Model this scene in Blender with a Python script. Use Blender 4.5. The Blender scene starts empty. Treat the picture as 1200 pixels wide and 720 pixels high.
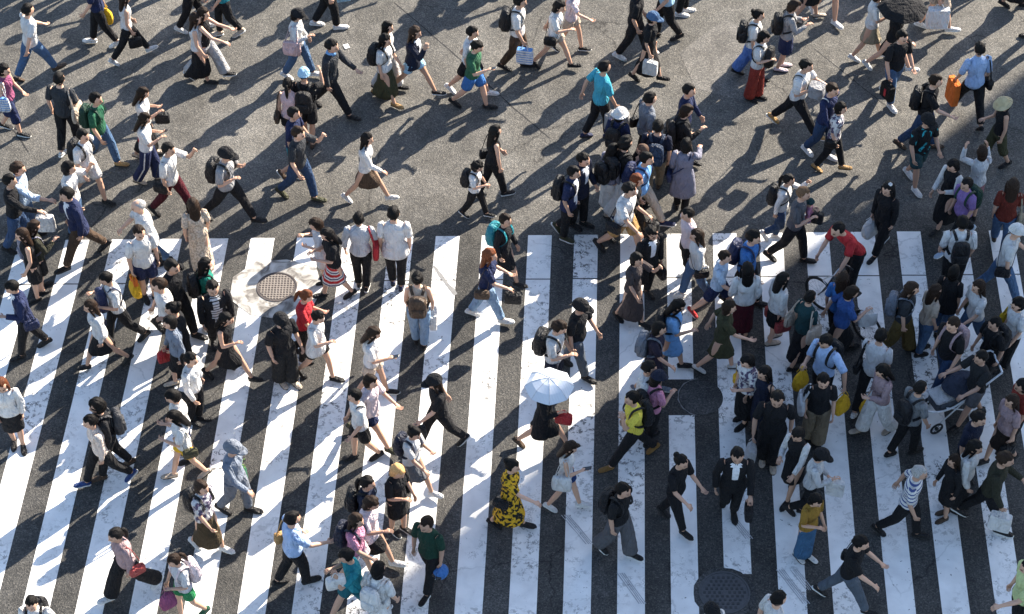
import bpy, bmesh, math, random
import numpy as np
from mathutils import Vector, Matrix
R = math.radians
random.seed(7)
S = bpy.context.scene
COL = S.collection

# ------------------------------------------------------------------ camera
CAM_H, PITCH, FPX = 25.6, R(47.0), 2432.0          # metres, downward pitch, focal length in photo pixels (1200 wide)
cam = bpy.data.cameras.new('camera'); camo = bpy.data.objects.new('camera', cam); COL.objects.link(camo)
cam.sensor_width = 36.0; cam.lens = 36.0 * FPX / 1200.0
cam.clip_start = 0.5; cam.clip_end = 3000
camo.location = (0, 0, CAM_H); camo.rotation_euler = (R(90) - PITCH, 0, 0)
S.camera = camo
# ------------------------------------------------------------------ light
SUN_AZ, SUN_EL = R(44.5), R(30.0)                   # azimuth from +Y towards +X
w = bpy.data.worlds.new('World'); S.world = w; w.use_nodes = True
nt = w.node_tree; bg = nt.nodes['Background']
sky = nt.nodes.new('ShaderNodeTexSky'); sky.sky_type = 'NISHITA'; sky.sun_disc = False
sky.sun_elevation = SUN_EL; sky.sun_rotation = SUN_AZ
sky.air_density = 1.0; sky.dust_density = .8; sky.ozone_density = 1.0
nt.links.new(sky.outputs[0], bg.inputs[0]); bg.inputs[1].default_value = 0.095
sun = bpy.data.lights.new('sun', 'SUN'); suno = bpy.data.objects.new('sun', sun); COL.objects.link(suno)
sun.energy = 5.0; sun.angle = R(0.5); sun.color = (1.0, 0.90, 0.76)
sd = Vector((math.sin(SUN_AZ) * math.cos(SUN_EL), math.cos(SUN_AZ) * math.cos(SUN_EL), math.sin(SUN_EL)))
suno.rotation_euler = sd.to_track_quat('Z', 'Y').to_euler(); suno.location = (20, 40, 60)
S.view_settings.view_transform = 'Standard'; S.view_settings.look = 'None'
S.view_settings.gamma = 1.0; S.view_settings.exposure = 1.76
S.render.engine = 'CYCLES'
S.cycles.max_bounces = 5; S.cycles.diffuse_bounces = 3; S.cycles.glossy_bounces = 2

_fw = np.array([0, math.cos(PITCH), -math.sin(PITCH)]); _rt = np.array([1., 0, 0]); _up = np.cross(_rt, _fw)
def at(x, y, z=0.0):
    """the point at height z seen at photo position (x, y)"""
    r = _fw + _rt * (x - 600) / FPX + _up * (360 - y) / FPX
    t = (z - CAM_H) / r[2]
    return Vector((r[0] * t, r[1] * t, z))

# ------------------------------------------------------------------ colours (real-world base colours, linear)
PAL = dict(white=(.74,.73,.72), white2=(.62,.62,.63), black=(.012,.012,.014), black2=(.02,.021,.023), charcoal=(.035,.038,.044), dkgrey=(.05,.05,.055),
 grey=(.28,.28,.29), grey2=(.12,.125,.14), grey3=(.10,.10,.11), grey4=(.11,.11,.12), grey5=(.2,.21,.22), ltgrey=(.45,.45,.46),
 greywhite=(.58,.58,.60), greyblue=(.16,.18,.22), bluegrey=(.20,.235,.30), lavgrey=(.20,.20,.26), navy=(.018,.026,.075), navy2=(.02,.03,.09),
 dknavy=(.012,.016,.035), dkblue=(.02,.035,.07), denim=(.07,.13,.24), dkdenim=(.03,.06,.13), ltdenim=(.22,.33,.48), greydenim=(.09,.11,.14),
 ltblue=(.32,.52,.68), blue=(.05,.17,.45), blue2=(.17,.36,.66), bluedark=(.04,.10,.30), blue3=(.10,.20,.50), blue4=(.05,.13,.25), cobalt=(.02,.05,.17),
 skyblue=(.38,.52,.78), paleblue=(.45,.56,.70), cyan=(.06,.36,.48), teal=(.02,.22,.27), teal2=(.015,.12,.15), greyteal=(.03,.07,.08), dkteal=(.015,.05,.055),
 green=(.02,.10,.055), green2=(.04,.13,.07), green3=(.01,.16,.12), green4=(.03,.24,.09), dkgreen=(.012,.045,.03), olive=(.055,.055,.028),
 olive2=(.13,.09,.03), olive3=(.03,.03,.02), dkolive=(.028,.028,.018), khaki=(.20,.16,.11), khaki2=(.33,.28,.20), camel=(.42,.25,.10), tan=(.42,.25,.10),
 tan2=(.22,.12,.035), brown=(.07,.045,.03), brown2=(.13,.085,.06), brown3=(.055,.04,.022), dkbrown=(.03,.02,.016), beige=(.50,.41,.33), cream=(.66,.54,.43),
 cream2=(.66,.55,.48), pink=(.62,.26,.38),palepink=(.66,.46,.46), pinkwhite=(.72,.60,.63), pinkgrey=(.38,.27,.28), mauve=(.30,.15,.17), magenta=(.26,.07,.15), purple=(.24,.15,.36),
 lavender=(.4,.36,.5), maroon=(.07,.008,.016), redbrown=(.24,.035,.025), rust=(.13,.022,.014), red=(.44,.03,.035), red2=(.36,.06,.06), redtop=(.48,.03,.04),
 orange=(.72,.17,.03), yellow=(.72,.54,.04), mustard=(.30,.17,.03), mustard2=(.48,.32,.02), palegreen=(.55,.62,.30), dkplum=(.028,.022,.04), taupe=(.065,.052,.052),
 ltbrown=(.16,.10,.06), stripe=(.6,.62,.66), bigwhite=(.74,.74,.75), bluestripe=(.72,.72,.73), blackred=(.014,.013,.013), straw=(.55,.46,.28))
PAL['yellow'] = (.80,.46,.03); PAL['lemon'] = (.76,.64,.09); PAL['white'] = (.68,.67,.66)
HAIR = dict(k=(.007,.006,.006), n=(.022,.013,.009), r=(.12,.038,.016), y=(.48,.27,.11), w=(.40,.39,.38), ltbrown=(.12,.07,.04), brown2=(.12,.075,.055))

# ------------------------------------------------------------------ materials
def new_mat(name):
    m = bpy.data.materials.new(name); m.use_nodes = True
    return m, m.node_tree, m.node_tree.nodes['Principled BSDF']
def N(nt, t, **kw):
    n = nt.nodes.new(t)
    for k, v in kw.items():
        if k in n.inputs: n.inputs[k].default_value = v
        else: setattr(n, k, v)
    return n
def mixc(nt, fac, a, b, blend='MIX'):
    n = nt.nodes.new('ShaderNodeMix'); n.data_type = 'RGBA'; n.blend_type = blend
    for i, v in ((0, fac), (6, a), (7, b)):
        if hasattr(v, 'default_value') or hasattr(v, 'is_linked'): nt.links.new(v, n.inputs[i])
        else: n.inputs[i].default_value = (v if i == 0 else (*v, 1) if len(v) == 3 else v)
    return n.outputs[2]
def ramp(nt, src, stops):
    n = nt.nodes.new('ShaderNodeValToRGB'); nt.links.new(src, n.inputs[0])
    e = n.color_ramp.elements
    while len(e) < len(stops): e.new(0.5)
    for el, (p, c) in zip(e, stops):
        el.position = p; el.color = (c, c, c, 1) if not hasattr(c, '__len__') else (*c, 1)
    return n.outputs[0]
def math_(nt, op, a, b=None, c=None):
    n = nt.nodes.new('ShaderNodeMath'); n.operation = op
    for i, v in enumerate((a, b, c)):
        if v is None: continue
        if hasattr(v, 'is_linked'): nt.links.new(v, n.inputs[i])
        else: n.inputs[i].default_value = v
    return n.outputs[0]
def bump(nt, h, strength, dist, nrm=None):
    b = N(nt, 'ShaderNodeBump', Strength=strength, Distance=dist); nt.links.new(h, b.inputs['Height'])
    if nrm is not None: nt.links.new(nrm, b.inputs['Normal'])
    return b.outputs[0]
MATS = {}
def cloth_mat(name, kind='plain', rough=.92):
    m, nt, p = new_mat(name); MATS[kind if name.startswith('fabric') else name] = m
    tc = N(nt, 'ShaderNodeTexCoord'); oi = N(nt, 'ShaderNodeObjectInfo')
    no = N(nt, 'ShaderNodeTexNoise', Scale=9.0, Detail=4.0); nt.links.new(tc.outputs['Object'], no.inputs['Vector'])
    add = N(nt, 'ShaderNodeVectorMath', operation='ADD')          # a different patch of cloth for every garment
    cmb = N(nt, 'ShaderNodeCombineXYZ'); k = math_(nt, 'MULTIPLY', oi.outputs['Random'], 40.0)
    nt.links.new(k, cmb.inputs[0]); nt.links.new(k, cmb.inputs[1]); nt.links.new(tc.outputs['Object'], add.inputs[0]); nt.links.new(cmb.outputs[0], add.inputs[1])
    nt.links.new(add.outputs[0], no.inputs['Vector'])
    base = oi.outputs['Color']
    sep = N(nt, 'ShaderNodeSeparateXYZ'); nt.links.new(tc.outputs['Object'], sep.inputs[0])
    if kind == 'hstripe':
        s = math_(nt, 'SINE', math_(nt, 'MULTIPLY', sep.outputs[2], 95.0)); s = ramp(nt, s, [(.35, 0), (.5, 1)])
        base = mixc(nt, s, base, (.07, .10, .26))
    elif kind == 'whitestripe':
        s = math_(nt, 'SINE', math_(nt, 'MULTIPLY', sep.outputs[2], 110.0)); s = ramp(nt, s, [(.5, 0), (.62, 1)]); base = mixc(nt, s, (.6, .6, .62), (.03, .03, .035))
    elif kind == 'redstripe':
        s = math_(nt, 'FRACT', math_(nt, 'MULTIPLY', sep.outputs[2], 7.0))
        r_ = N(nt, 'ShaderNodeValToRGB'); r_.color_ramp.interpolation = 'CONSTANT'; nt.links.new(s, r_.inputs[0]); e = r_.color_ramp.elements
        while len(e) < 5: e.new(.5)
        for el, (q, c) in zip(e, [(0, (.5,.03,.03)), (.25, (.7,.68,.66)), (.45, (.03,.04,.12)), (.62, (.7,.68,.66)), (.85, (.5,.03,.03))]): el.position = q; el.color = (*c, 1)
        base = r_.outputs[0]
    elif kind in ('floral', 'print', 'print2', 'plaid', 'lace'):
        sc = dict(floral=16., print=14., print2=9., plaid=18., lace=30.)[kind]
        v = N(nt, 'ShaderNodeTexNoise', Scale=sc, Detail=3.0); nt.links.new(add.outputs[0], v.inputs['Vector'])
        f = ramp(nt, v.outputs[0], [(.48, 0), (.54, 1)] if kind != 'print2' else [(.60, 0), (.63, 1)])
        other = dict(floral=(.02,.02,.015), print=(.10,.08,.14), print2=(.03,.33,.38), plaid=(.10,.11,.16), lace=(.44,.36,.28))[kind]
        base = mixc(nt, f, base, other)
    elif kind == 'bluestripe':
        s = math_(nt, 'SINE', math_(nt, 'MULTIPLY', sep.outputs[2], 120.0)); s = ramp(nt, s, [(.5, 0), (.6, 1)])
        base = mixc(nt, s, base, (.12, .28, .62))
    var = ramp(nt, no.outputs[0], [(.3, .82), (.7, 1.0)])
    base = mixc(nt, 1.0, base, var, 'MULTIPLY')
    nt.links.new(base, p.inputs['Base Color'])
    p.inputs['Roughness'].default_value = rough
    p.inputs['Specular IOR Level'].default_value = .25
    f1 = N(nt, 'ShaderNodeTexNoise', Scale=5.0, Detail=2.5, Distortion=1.6); nt.links.new(add.outputs[0], f1.inputs['Vector'])
    mp = N(nt, 'ShaderNodeMapping'); mp.inputs['Scale'].default_value = (1.0, 1.0, .45)
    nt.links.new(add.outputs[0], mp.inputs[0]); nt.links.new(mp.outputs[0], f1.inputs['Vector'])
    f2 = N(nt, 'ShaderNodeTexNoise', Scale=13.0, Detail=3.0, Distortion=2.2); nt.links.new(mp.outputs[0], f2.inputs['Vector'])
    nt.links.new(bump(nt, math_(nt, 'ADD', f1.outputs[0], math_(nt, 'MULTIPLY', f2.outputs[0], .35)), 1.0, .11), p.inputs['Normal'])
    return m
for k in ('plain', 'hstripe', 'redstripe', 'whitestripe', 'floral', 'print', 'print2', 'plaid', 'lace', 'bluestripe'):
    cloth_mat('fabric_' + k, k)
MATS['leather'] = cloth_mat('leather', 'plain', .5)
MATS['plain'] = bpy.data.materials['fabric_plain']
m, nt, p = new_mat('skin'); MATS['skin'] = m
oi = N(nt, 'ShaderNodeObjectInfo'); at_ = N(nt, 'ShaderNodeAttribute', attribute_name='feature')
c1 = mixc(nt, at_.outputs['Fac'], oi.outputs['Color'], (.03, .018, .014)); nt.links.new(c1, p.inputs['Base Color'])
p.inputs['Roughness'].default_value = .52; p.inputs['Subsurface Weight'].default_value = 0.0; p.inputs['Specular IOR Level'].default_value = .35
m, nt, p = new_mat('hair_strands'); MATS['hair'] = m
oi = N(nt, 'ShaderNodeObjectInfo'); tc = N(nt, 'ShaderNodeTexCoord')
mp = N(nt, 'ShaderNodeMapping'); mp.inputs['Scale'].default_value = (1, 1, .12); nt.links.new(tc.outputs['Object'], mp.inputs[0])
no = N(nt, 'ShaderNodeTexNoise', Scale=110.0, Detail=2.0); nt.links.new(mp.outputs[0], no.inputs['Vector'])
var = ramp(nt, no.outputs[0], [(.3, .6), (.7, 1.35)]); base = mixc(nt, 1.0, oi.outputs['Color'], var, 'MULTIPLY'); nt.links.new(base, p.inputs['Base Color'])
p.inputs['Roughness'].default_value = .48; p.inputs['Specular IOR Level'].default_value = .11
nt.links.new(bump(nt, no.outputs[0], .8, .012), p.inputs['Normal'])
def flat_mat(name, col, rough=.6, metal=0., spec=.5):
    m, nt, p = new_mat(name); MATS[name] = m
    no = N(nt, 'ShaderNodeTexNoise', Scale=22.0, Detail=4.0); tc = N(nt, 'ShaderNodeTexCoord'); nt.links.new(tc.outputs['Object'], no.inputs['Vector'])
    v = ramp(nt, no.outputs[0], [(.3, .8), (.7, 1.08)]); nt.links.new(mixc(nt, 1.0, col, v, 'MULTIPLY'), p.inputs['Base Color'])
    p.inputs['Roughness'].default_value = rough; p.inputs['Metallic'].default_value = metal; p.inputs['Specular IOR Level'].default_value = spec
    return m
flat_mat('sole_white', (.72, .72, .70), .7); flat_mat('sole_dark', (.02, .02, .02), .7)
flat_mat('inner_white', (.70, .71, .74), .9, spec=.2); flat_mat('cast_iron', (.10, .085, .08), .6, .5); flat_mat('cast_iron_dark', (.075, .08, .088), .6, .4); flat_mat('cast_iron_pad', (.038, .04, .045), .6, .3)
flat_mat('rubber', (.015, .015, .015), .8); flat_mat('steel', (.45, .46, .48), .35, .9); flat_mat('white_enamel', (.75, .76, .78), .4)
flat_mat('phone_glass', (.02, .02, .025), .15); flat_mat('leaf_green', (.10, .20, .03), .7); flat_mat('tower_wall', (.30, .30, .31), .7)
flat_mat('window_glass', (.03, .04, .05), .1); flat_mat('red_emblem', (.45, .02, .03), .7); flat_mat('paper', (.75, .74, .72), .9)

# ------------------------------------------------------------------ mesh helpers
class MB:
    """collects vertices and faces of one mesh object"""
    def __init__(s): s.v, s.f, s.m, s.n = [], [], [], 0
    def add(s, v, f, mi=0):
        v = np.asarray(v, float).reshape(-1, 3); s.v.append(v)
        s.f += [tuple(i + s.n for i in q) for q in f]; s.m += [mi] * len(f); s.n += len(v); return s
    def rings(s, rings, cap=True, mi=0):
        k, n = len(rings), len(rings[0]); f = []
        for i in range(k - 1):
            for j in range(n):
                a, b = i * n + j, i * n + (j + 1) % n
                f.append((a, b, b + n, a + n))
        if cap: f += [tuple(range(n - 1, -1, -1)), tuple(range((k - 1) * n, k * n))]
        return s.add(np.concatenate(rings), f, mi)
    def tube(s, pts, rad, n=10, ref=(0, 1, 0), cap=True, mi=0):
        pts = np.array(pts, float); ref = np.array(ref, float); out = []
        k = len(pts)
        for i in range(k):
            t = pts[min(i + 1, k - 1)] - pts[max(i - 1, 0)]; t /= np.linalg.norm(t) + 1e-9
            u = ref - (ref @ t) * t
            if np.linalg.norm(u) < .15: u = np.array((1., 0, 0)) - t[0] * t
            u /= np.linalg.norm(u); w_ = np.cross(t, u)
            a, b = (rad[i] if hasattr(rad[i], '__len__') else (rad[i], rad[i]))
            th = np.arange(n) * 2 * math.pi / n
            out.append(pts[i] + np.outer(np.cos(th) * a, u) + np.outer(np.sin(th) * b, w_))
        return s.rings(out, cap, mi)
    def ball(s, c, r, n=10, k=7, mi=0):
        r = (r, r, r) if not hasattr(r, '__len__') else r; c = np.array(c); rg = []
        for i in range(k):
            ph = math.pi * (i + .5) / k * .999; th = np.arange(n) * 2 * math.pi / n
            rg.append(c + np.stack([np.cos(th) * math.sin(ph) * r[0], np.sin(th) * math.sin(ph) * r[1], np.full(n, math.cos(ph) * r[2])], 1))
        return s.rings(rg[::-1], True, mi)
    def box(s, c, d, mi=0, rot=0, bev=0.0):
        """box with chamfered vertical edges and a slightly smaller top and bottom"""
        x, y, z = (q / 2 for q in d); b = min(bev, x * .9, y * .9); P = []
        pl = [(x - b, y), (-x + b, y), (-x, y - b), (-x, -y + b), (-x + b, -y), (x - b, -y), (x, -y + b), (x, y - b)] if b else [(x, y), (-x, y), (-x, -y), (x, -y)]
        lv = [(-z, 1 - b / max(x, y) * .8), (-z + b, 1), (z - b, 1), (z, 1 - b / max(x, y) * .8)] if b else [(-z, 1), (z, 1)]
        cr, sr = math.cos(rot), math.sin(rot)
        for zz, k in lv:
            P.append(np.array([(c[0] + (px * cr - py * sr) * k, c[1] + (px * sr + py * cr) * k, c[2] + zz) for px, py in pl]))
        return s.rings(P, True, mi)
    def data(s, name, mats, smooth=True):
        me = bpy.data.meshes.new(name); v = np.concatenate(s.v)
        me.from_pydata([tuple(q) for q in v], [], s.f)
        for m in mats: me.materials.append(MATS[m])
        if any(s.m): me.polygons.foreach_set('material_index', s.m)
        if smooth: me.polygons.foreach_set('use_smooth', [True] * len(me.polygons))
        me.update(); return me
def link(name, data, parent=None, color=None, loc=None):
    o = bpy.data.objects.new(name, data); COL.objects.link(o)
    if parent is not None: o.parent = parent
    if color is not None: o.color = (*color, 1)
    if loc is not None: o.location = loc
    return o
def root(name, loc, rz, label, cat, group=None, sc=1.0):
    o = bpy.data.objects.new(name, None); COL.objects.link(o); o.empty_display_size = .1
    o.location = loc; o.rotation_euler = (0, 0, rz); o.scale = (sc, sc, sc)
    o['label'] = label; o['category'] = cat
    if group: o['group'] = group
    return o
def jit(c, k=.08):
    f = 1 + random.uniform(-k, k); return tuple(min(.8, q * f) for q in c)
# ------------------------------------------------------------------ the road
def asphalt_nodes(nt, p):
    tc = N(nt, 'ShaderNodeTexCoord'); P = tc.outputs['Object']
    def noise(sc, det=4., dist=0.):
        n = N(nt, 'ShaderNodeTexNoise', Scale=sc, Detail=det, Distortion=dist); nt.links.new(P, n.inputs['Vector']); return n.outputs[0]
    vo = N(nt, 'ShaderNodeTexVoronoi', Scale=55.0); nt.links.new(P, vo.inputs['Vector'])
    sp = N(nt, 'ShaderNodeSeparateColor'); nt.links.new(vo.outputs['Color'], sp.inputs[0])
    stone = ramp(nt, sp.outputs[0], [(0., (.038,.039,.040)), (.45, (.060,.060,.060)), (.8, (.076,.075,.072)), (1., (.115,.112,.107))])
    big = ramp(nt, noise(.35, 5.), [(.3, .80), (.7, 1.25)]); mid = ramp(nt, noise(2.6, 6., .6), [(.35, .86), (.65, 1.14)])
    c = mixc(nt, 1.0, mixc(nt, 1.0, stone, big, 'MULTIPLY'), mid, 'MULTIPLY')
    # old tar stains
    st = ramp(nt, noise(1.3, 7., 1.2), [(.68, 0), (.78, 1)]); c = mixc(nt, math_(nt, 'MULTIPLY', st, .5), c, (.035, .035, .035))
    # hairline cracks where a slow noise lets them through, and long darker wheel paths
    wp = N(nt, 'ShaderNodeVectorMath', operation='ADD'); wn = N(nt, 'ShaderNodeTexNoise', Scale=3.0, Detail=4.0); nt.links.new(P, wn.inputs['Vector']); ws = N(nt, 'ShaderNodeVectorMath', operation='SCALE'); ws.inputs['Scale'].default_value = .35
    nt.links.new(wn.outputs['Color'], ws.inputs[0]); nt.links.new(P, wp.inputs[0]); nt.links.new(ws.outputs[0], wp.inputs[1])
    ce = N(nt, 'ShaderNodeTexVoronoi', Scale=.42); ce.feature = 'DISTANCE_TO_EDGE'; nt.links.new(wp.outputs[0], ce.inputs['Vector'])
    crack = math_(nt, 'MULTIPLY', ramp(nt, ce.outputs['Distance'], [(.0, 1), (.006, 0)]), ramp(nt, noise(.5, 3.), [(.50, 0), (.56, 1)]))
    c = mixc(nt, math_(nt, 'MULTIPLY', crack, .75), c, (.012, .012, .013))
    mw = N(nt, 'ShaderNodeMapping'); mw.inputs['Rotation'].default_value = (0, 0, R(50)); mw.inputs['Scale'].default_value = (.9, .05, 1); nt.links.new(P, mw.inputs[0])
    wt = N(nt, 'ShaderNodeTexNoise', Scale=1.0, Detail=3.0); nt.links.new(mw.outputs[0], wt.inputs['Vector'])
    c = mixc(nt, 1.0, c, ramp(nt, wt.outputs[0], [(.35, .84), (.65, 1.12)]), 'MULTIPLY')
    h = math_(nt, 'ADD', vo.outputs['Distance'], math_(nt, 'MULTIPLY', noise(30., 3.), .6))
    asphalt_nodes.crack = crack
    return c, h, P, noise
m, nt, p = new_mat('asphalt'); MATS['asphalt'] = m
c, h, P, noise = asphalt_nodes(nt, p)
sepp = N(nt, 'ShaderNodeSeparateXYZ'); nt.links.new(P, sepp.inputs[0])
old = ramp(nt, math_(nt, 'ADD', math_(nt, 'MULTIPLY', sepp.outputs[1], .1), math_(nt, 'MULTIPLY', noise(.25, 3.), .12)), [(.0, 0), (1., 1)])
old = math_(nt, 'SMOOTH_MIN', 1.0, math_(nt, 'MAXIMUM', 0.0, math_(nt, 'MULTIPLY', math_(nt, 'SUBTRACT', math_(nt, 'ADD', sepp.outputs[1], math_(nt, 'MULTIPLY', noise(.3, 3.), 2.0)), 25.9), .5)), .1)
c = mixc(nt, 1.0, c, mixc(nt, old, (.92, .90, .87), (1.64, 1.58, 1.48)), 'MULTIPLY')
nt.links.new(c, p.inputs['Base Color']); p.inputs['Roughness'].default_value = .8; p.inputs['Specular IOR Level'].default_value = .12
nt.links.new(bump(nt, h, .55, .012), p.inputs['Normal'])
m, nt, p = new_mat('road_paint'); MATS['road_paint'] = m
c, h, P, noise = asphalt_nodes(nt, p)
# paint wears off in patches: clumps of small chips
zone = ramp(nt, noise(.55, 4., .8), [(.45, 0), (.63, 1)])
chip = ramp(nt, noise(17., 9., .25), [(.515, 0), (.555, 1)])
chip2 = ramp(nt, noise(7., 8., 1.5), [(.66, 0), (.69, 1)])
stip = ramp(nt, noise(42., 5., .1), [(.50, 0), (.58, 1)]); big_chip = ramp(nt, noise(9., 9., .3), [(.48, 0), (.57, 1)])
wear = math_(nt, 'MAXIMUM', math_(nt, 'MULTIPLY', math_(nt, 'MULTIPLY', zone, big_chip), math_(nt, 'MAXIMUM', chip, stip)), math_(nt, 'MULTIPLY', chip2, stip))
wear = math_(nt, 'MAXIMUM', wear, math_(nt, 'MULTIPLY', asphalt_nodes.crack, .3)); wear = math_(nt, 'MULTIPLY', wear, .88)
edge = N(nt, 'ShaderNodeAttribute', attribute_name='edge')
wear = math_(nt, 'MAXIMUM', wear, math_(nt, 'MULTIPLY', ramp(nt, math_(nt, 'ADD', edge.outputs['Fac'], math_(nt, 'MULTIPLY', noise(15., 6.), .6)), [(1.17, 0), (1.21, 1)]), 1.0))
dirt = ramp(nt, noise(3.5, 6., .5), [(.3, (.70, .69, .675)), (.65, (.82, .81, .79))])
dirt = mixc(nt, math_(nt, 'MULTIPLY', ramp(nt, noise(1.1, 4.), [(.45, 0), (.75, 1)]), .25), dirt, (.45, .44, .43))
c = mixc(nt, 1.0, c, (.85, .85, .85), 'MULTIPLY'); col = mixc(nt, wear, dirt, c); nt.links.new(col, p.inputs['Base Color'])
p.inputs['Roughness'].default_value = .7; p.inputs['Specular IOR Level'].default_value = .15
nt.links.new(bump(nt, h, .22, .008), p.inputs['Normal'])
m, nt, p = new_mat('concrete_patch'); MATS['concrete_patch'] = m
c, h, P, noise = asphalt_nodes(nt, p)
cc = ramp(nt, noise(4., 7., 1.), [(.38, (.13, .12, .11)), (.50, (.36, .35, .33)), (.68, (.58, .57, .55))]); nt.links.new(cc, p.inputs['Base Color'])
p.inputs['Roughness'].default_value = .8; nt.links.new(bump(nt, h, .2, .006), p.inputs['Normal'])
m, nt, p = new_mat('asphalt_patch'); MATS['asphalt_patch'] = m
c, h, P, noise = asphalt_nodes(nt, p); nt.links.new(mixc(nt, 1.0, c, (.96, .96, .97), 'MULTIPLY'), p.inputs['Base Color']); p.inputs['Roughness'].default_value = .8; p.inputs['Specular IOR Level'].default_value = .12
nt.links.new(bump(nt, h, .3, .008), p.inputs['Normal'])
m, nt, p = new_mat('old_patch'); MATS['old_patch'] = m
c, h, P, noise = asphalt_nodes(nt, p); nt.links.new(mixc(nt, 1.0, c, (2.0, 1.92, 1.82), 'MULTIPLY'), p.inputs['Base Color']); p.inputs['Roughness'].default_value = .8; p.inputs['Specular IOR Level'].default_value = .12
flat_mat('tar', (.012, .012, .013), .8)

g = MB(); g.add([(-600, -200, 0), (600, -200, 0), (600, 1400, 0), (-600, 1400, 0)], [(0, 1, 2, 3)])
o = link('road', g.data('road', ['asphalt'], False)); o['kind'] = 'structure'

# zebra stripes: each a long quad, running slightly off the view direction
_a, _b, _c = at(723, 720), at(727, 275), at(723 + 63.56, 720)
PER = _c.x - _a.x; SLP = (_b.x - _a.x) / (_b.y - _a.y)
def stripe_x(k, y): return _a.x + PER * k + SLP * (y - _a.y)
SW = .515 * PER
eL, eR = at(126, 281), at(1157, 270.5)
def y_end(x): return eL.y + (x - eL.x) * (eR.y - eL.y) / (eR.x - eL.x)
z_ = MB(); ed = []
def seg(k, y0, y1, w0=0., w1=SW):
    n = max(2, int((y1 - y0) / .5)); v = []; f = []
    for i in range(n + 1):
        y = y0 + (y1 - y0) * i / n
        for j, q in enumerate((w0, w0 + (w1 - w0) * .5, w1)):
            v.append((stripe_x(k, y) + q, y, .004)); ed.append(1.0 if (j != 1 or i in (0, n)) else 0.0)
    for i in range(n):
        for j in range(2): a = i * 3 + j; f.append((a, a + 1, a + 4, a + 3))
    z_.add(v, f)
def ypx(x, y): return at(x, y).y
for k in range(-16, 15):
    top = y_end(stripe_x(k, _b.y)) ; y = 10.0
    cuts = []
    if k == 1: cuts = [(ypx(800, 487), ypx(800, 445))]
    if k == 2: cuts = [(10.0, ypx(860, 673))]
    j1 = top - 1.06
    cuts.append((j1 - .012, j1 + .012))
    cuts.sort()
    for a, b in cuts + [(top, None)]:
        if a > y + .01: seg(k, y, a)
        if b: y = b
me = z_.data('crosswalk_markings', ['road_paint'], False)
a_ = me.attributes.new('edge', 'FLOAT', 'POINT'); a_.data.foreach_set('value', ed)
o = link('crosswalk_markings', me); o['kind'] = 'structure'
# bearing of joints and cracks across the asphalt
def ribbon(name, pts, w_, mat, z=.002, jitter=.0):
    mb = MB(); P_ = [at(*q) for q in pts]; Q = []
    for a, b in zip(P_[:-1], P_[1:]):
        n = max(2, int((b - a).length / .12))
        for i in range(n): Q.append(a.lerp(b, i / n))
    Q.append(P_[-1]); v = []
    for i, q in enumerate(Q):
        t = (Q[min(i + 1, len(Q) - 1)] - Q[max(i - 1, 0)]).normalized(); s_ = Vector((-t.y, t.x, 0)); ww = w_ * random.uniform(.6, 1.4); d = random.uniform(-jitter, jitter)
        v += [tuple(q + s_ * (ww / 2 + d) + Vector((0, 0, z))), tuple(q - s_ * (ww / 2 - d) + Vector((0, 0, z)))]
    mb.add(v, [(2 * i, 2 * i + 1, 2 * i + 3, 2 * i + 2) for i in range(len(Q) - 1)])
    o = link(name, mb.data(name, [mat], False)); o['kind'] = 'structure'; return o
ribbon('road_joint', [(462, 3), (548, 77), (602, 127), (645, 163)], .022, 'tar', .003, .006)
ribbon('road_joint', [(955, 58), (1035, 122), (1056, 130)], .018, 'tar', .003, .006)
ribbon('road_joint', [(13, 150), (26, 165), (34, 178)], .03, 'tar', .003, .02)
flat_mat('scuff', (.40, .40, .41), .8); flat_mat('scuff_dark', (.20, .20, .20), .8)
ribbon('scuff_mark', [(508, 312), (534, 346)], .07, 'scuff_dark', .007, .008)
for q in ([(662, 604), (691, 638)], [(727, 672), (753, 708)], [(859, 608), (878, 632)], [(914, 668), (945, 708)], [(930, 668), (949, 692)]):
    for d_ in (-4, -1, 1.5, 4): ribbon('tyre_mark', [(q[0][0] + d_, q[0][1]), (q[1][0] + d_, q[1][1])], .014, 'scuff', .007, .003)
# patches round the covers
def blob(name, c, rx, ry, mat, z, n=14, irr=.0, rot=0.):
    mb = MB(); rnd = random.Random(name + str(z)); v = [(0, 0, z)]
    for i in range(n):
        t = 2 * math.pi * i / n; r = 1 + rnd.uniform(-irr, irr); v.append((rx * r * math.cos(t + rot), ry * r * math.sin(t + rot), z))
    mb.add(v, [(0, 1 + i, 1 + (i + 1) % n) for i in range(n)]); o = link(name, mb.data(name, [mat], False), loc=c); o['kind'] = 'structure'; return o
blob('concrete_collar', at(324, 338), .80, .72, 'concrete_patch', .009, 9, .07)
blob('asphalt_collar', at(849, 696), .47, .47, 'asphalt_patch', .006, 20, .02)
P4 = [at(*q) for q in ((796, 62), (850, 22), (900, 52), (870, 118), (815, 104))]
mb = MB(); mb.add([(q.x, q.y, .003) for q in P4], [(0, 1, 2, 3, 4)]); o = link('road_patch', mb.data('road_patch', ['old_patch'], False)); o['kind'] = 'structure'
blob('asphalt_disc', at(822, 466), .35, .37, 'asphalt_patch', .007, 28, .0)
mb = MB(); c0 = at(822, 466); rg = []
for i in range(22):
    t = R(95 + 160 * i / 21); wv = .006 + .02 * abs(math.sin(i * .9)) ** 2; rg += [(math.cos(t) * .37, math.sin(t) * .39, .008), (math.cos(t) * (.37 + wv), math.sin(t) * (.39 + wv), .008)]
mb.add(rg, [(2 * i, 2 * i + 1, 2 * i + 3, 2 * i + 2) for i in range(21)]); o = link('paint_smear', mb.data('paint_smear', ['scuff_dark'], False), loc=c0); o['kind'] = 'structure'
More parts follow.
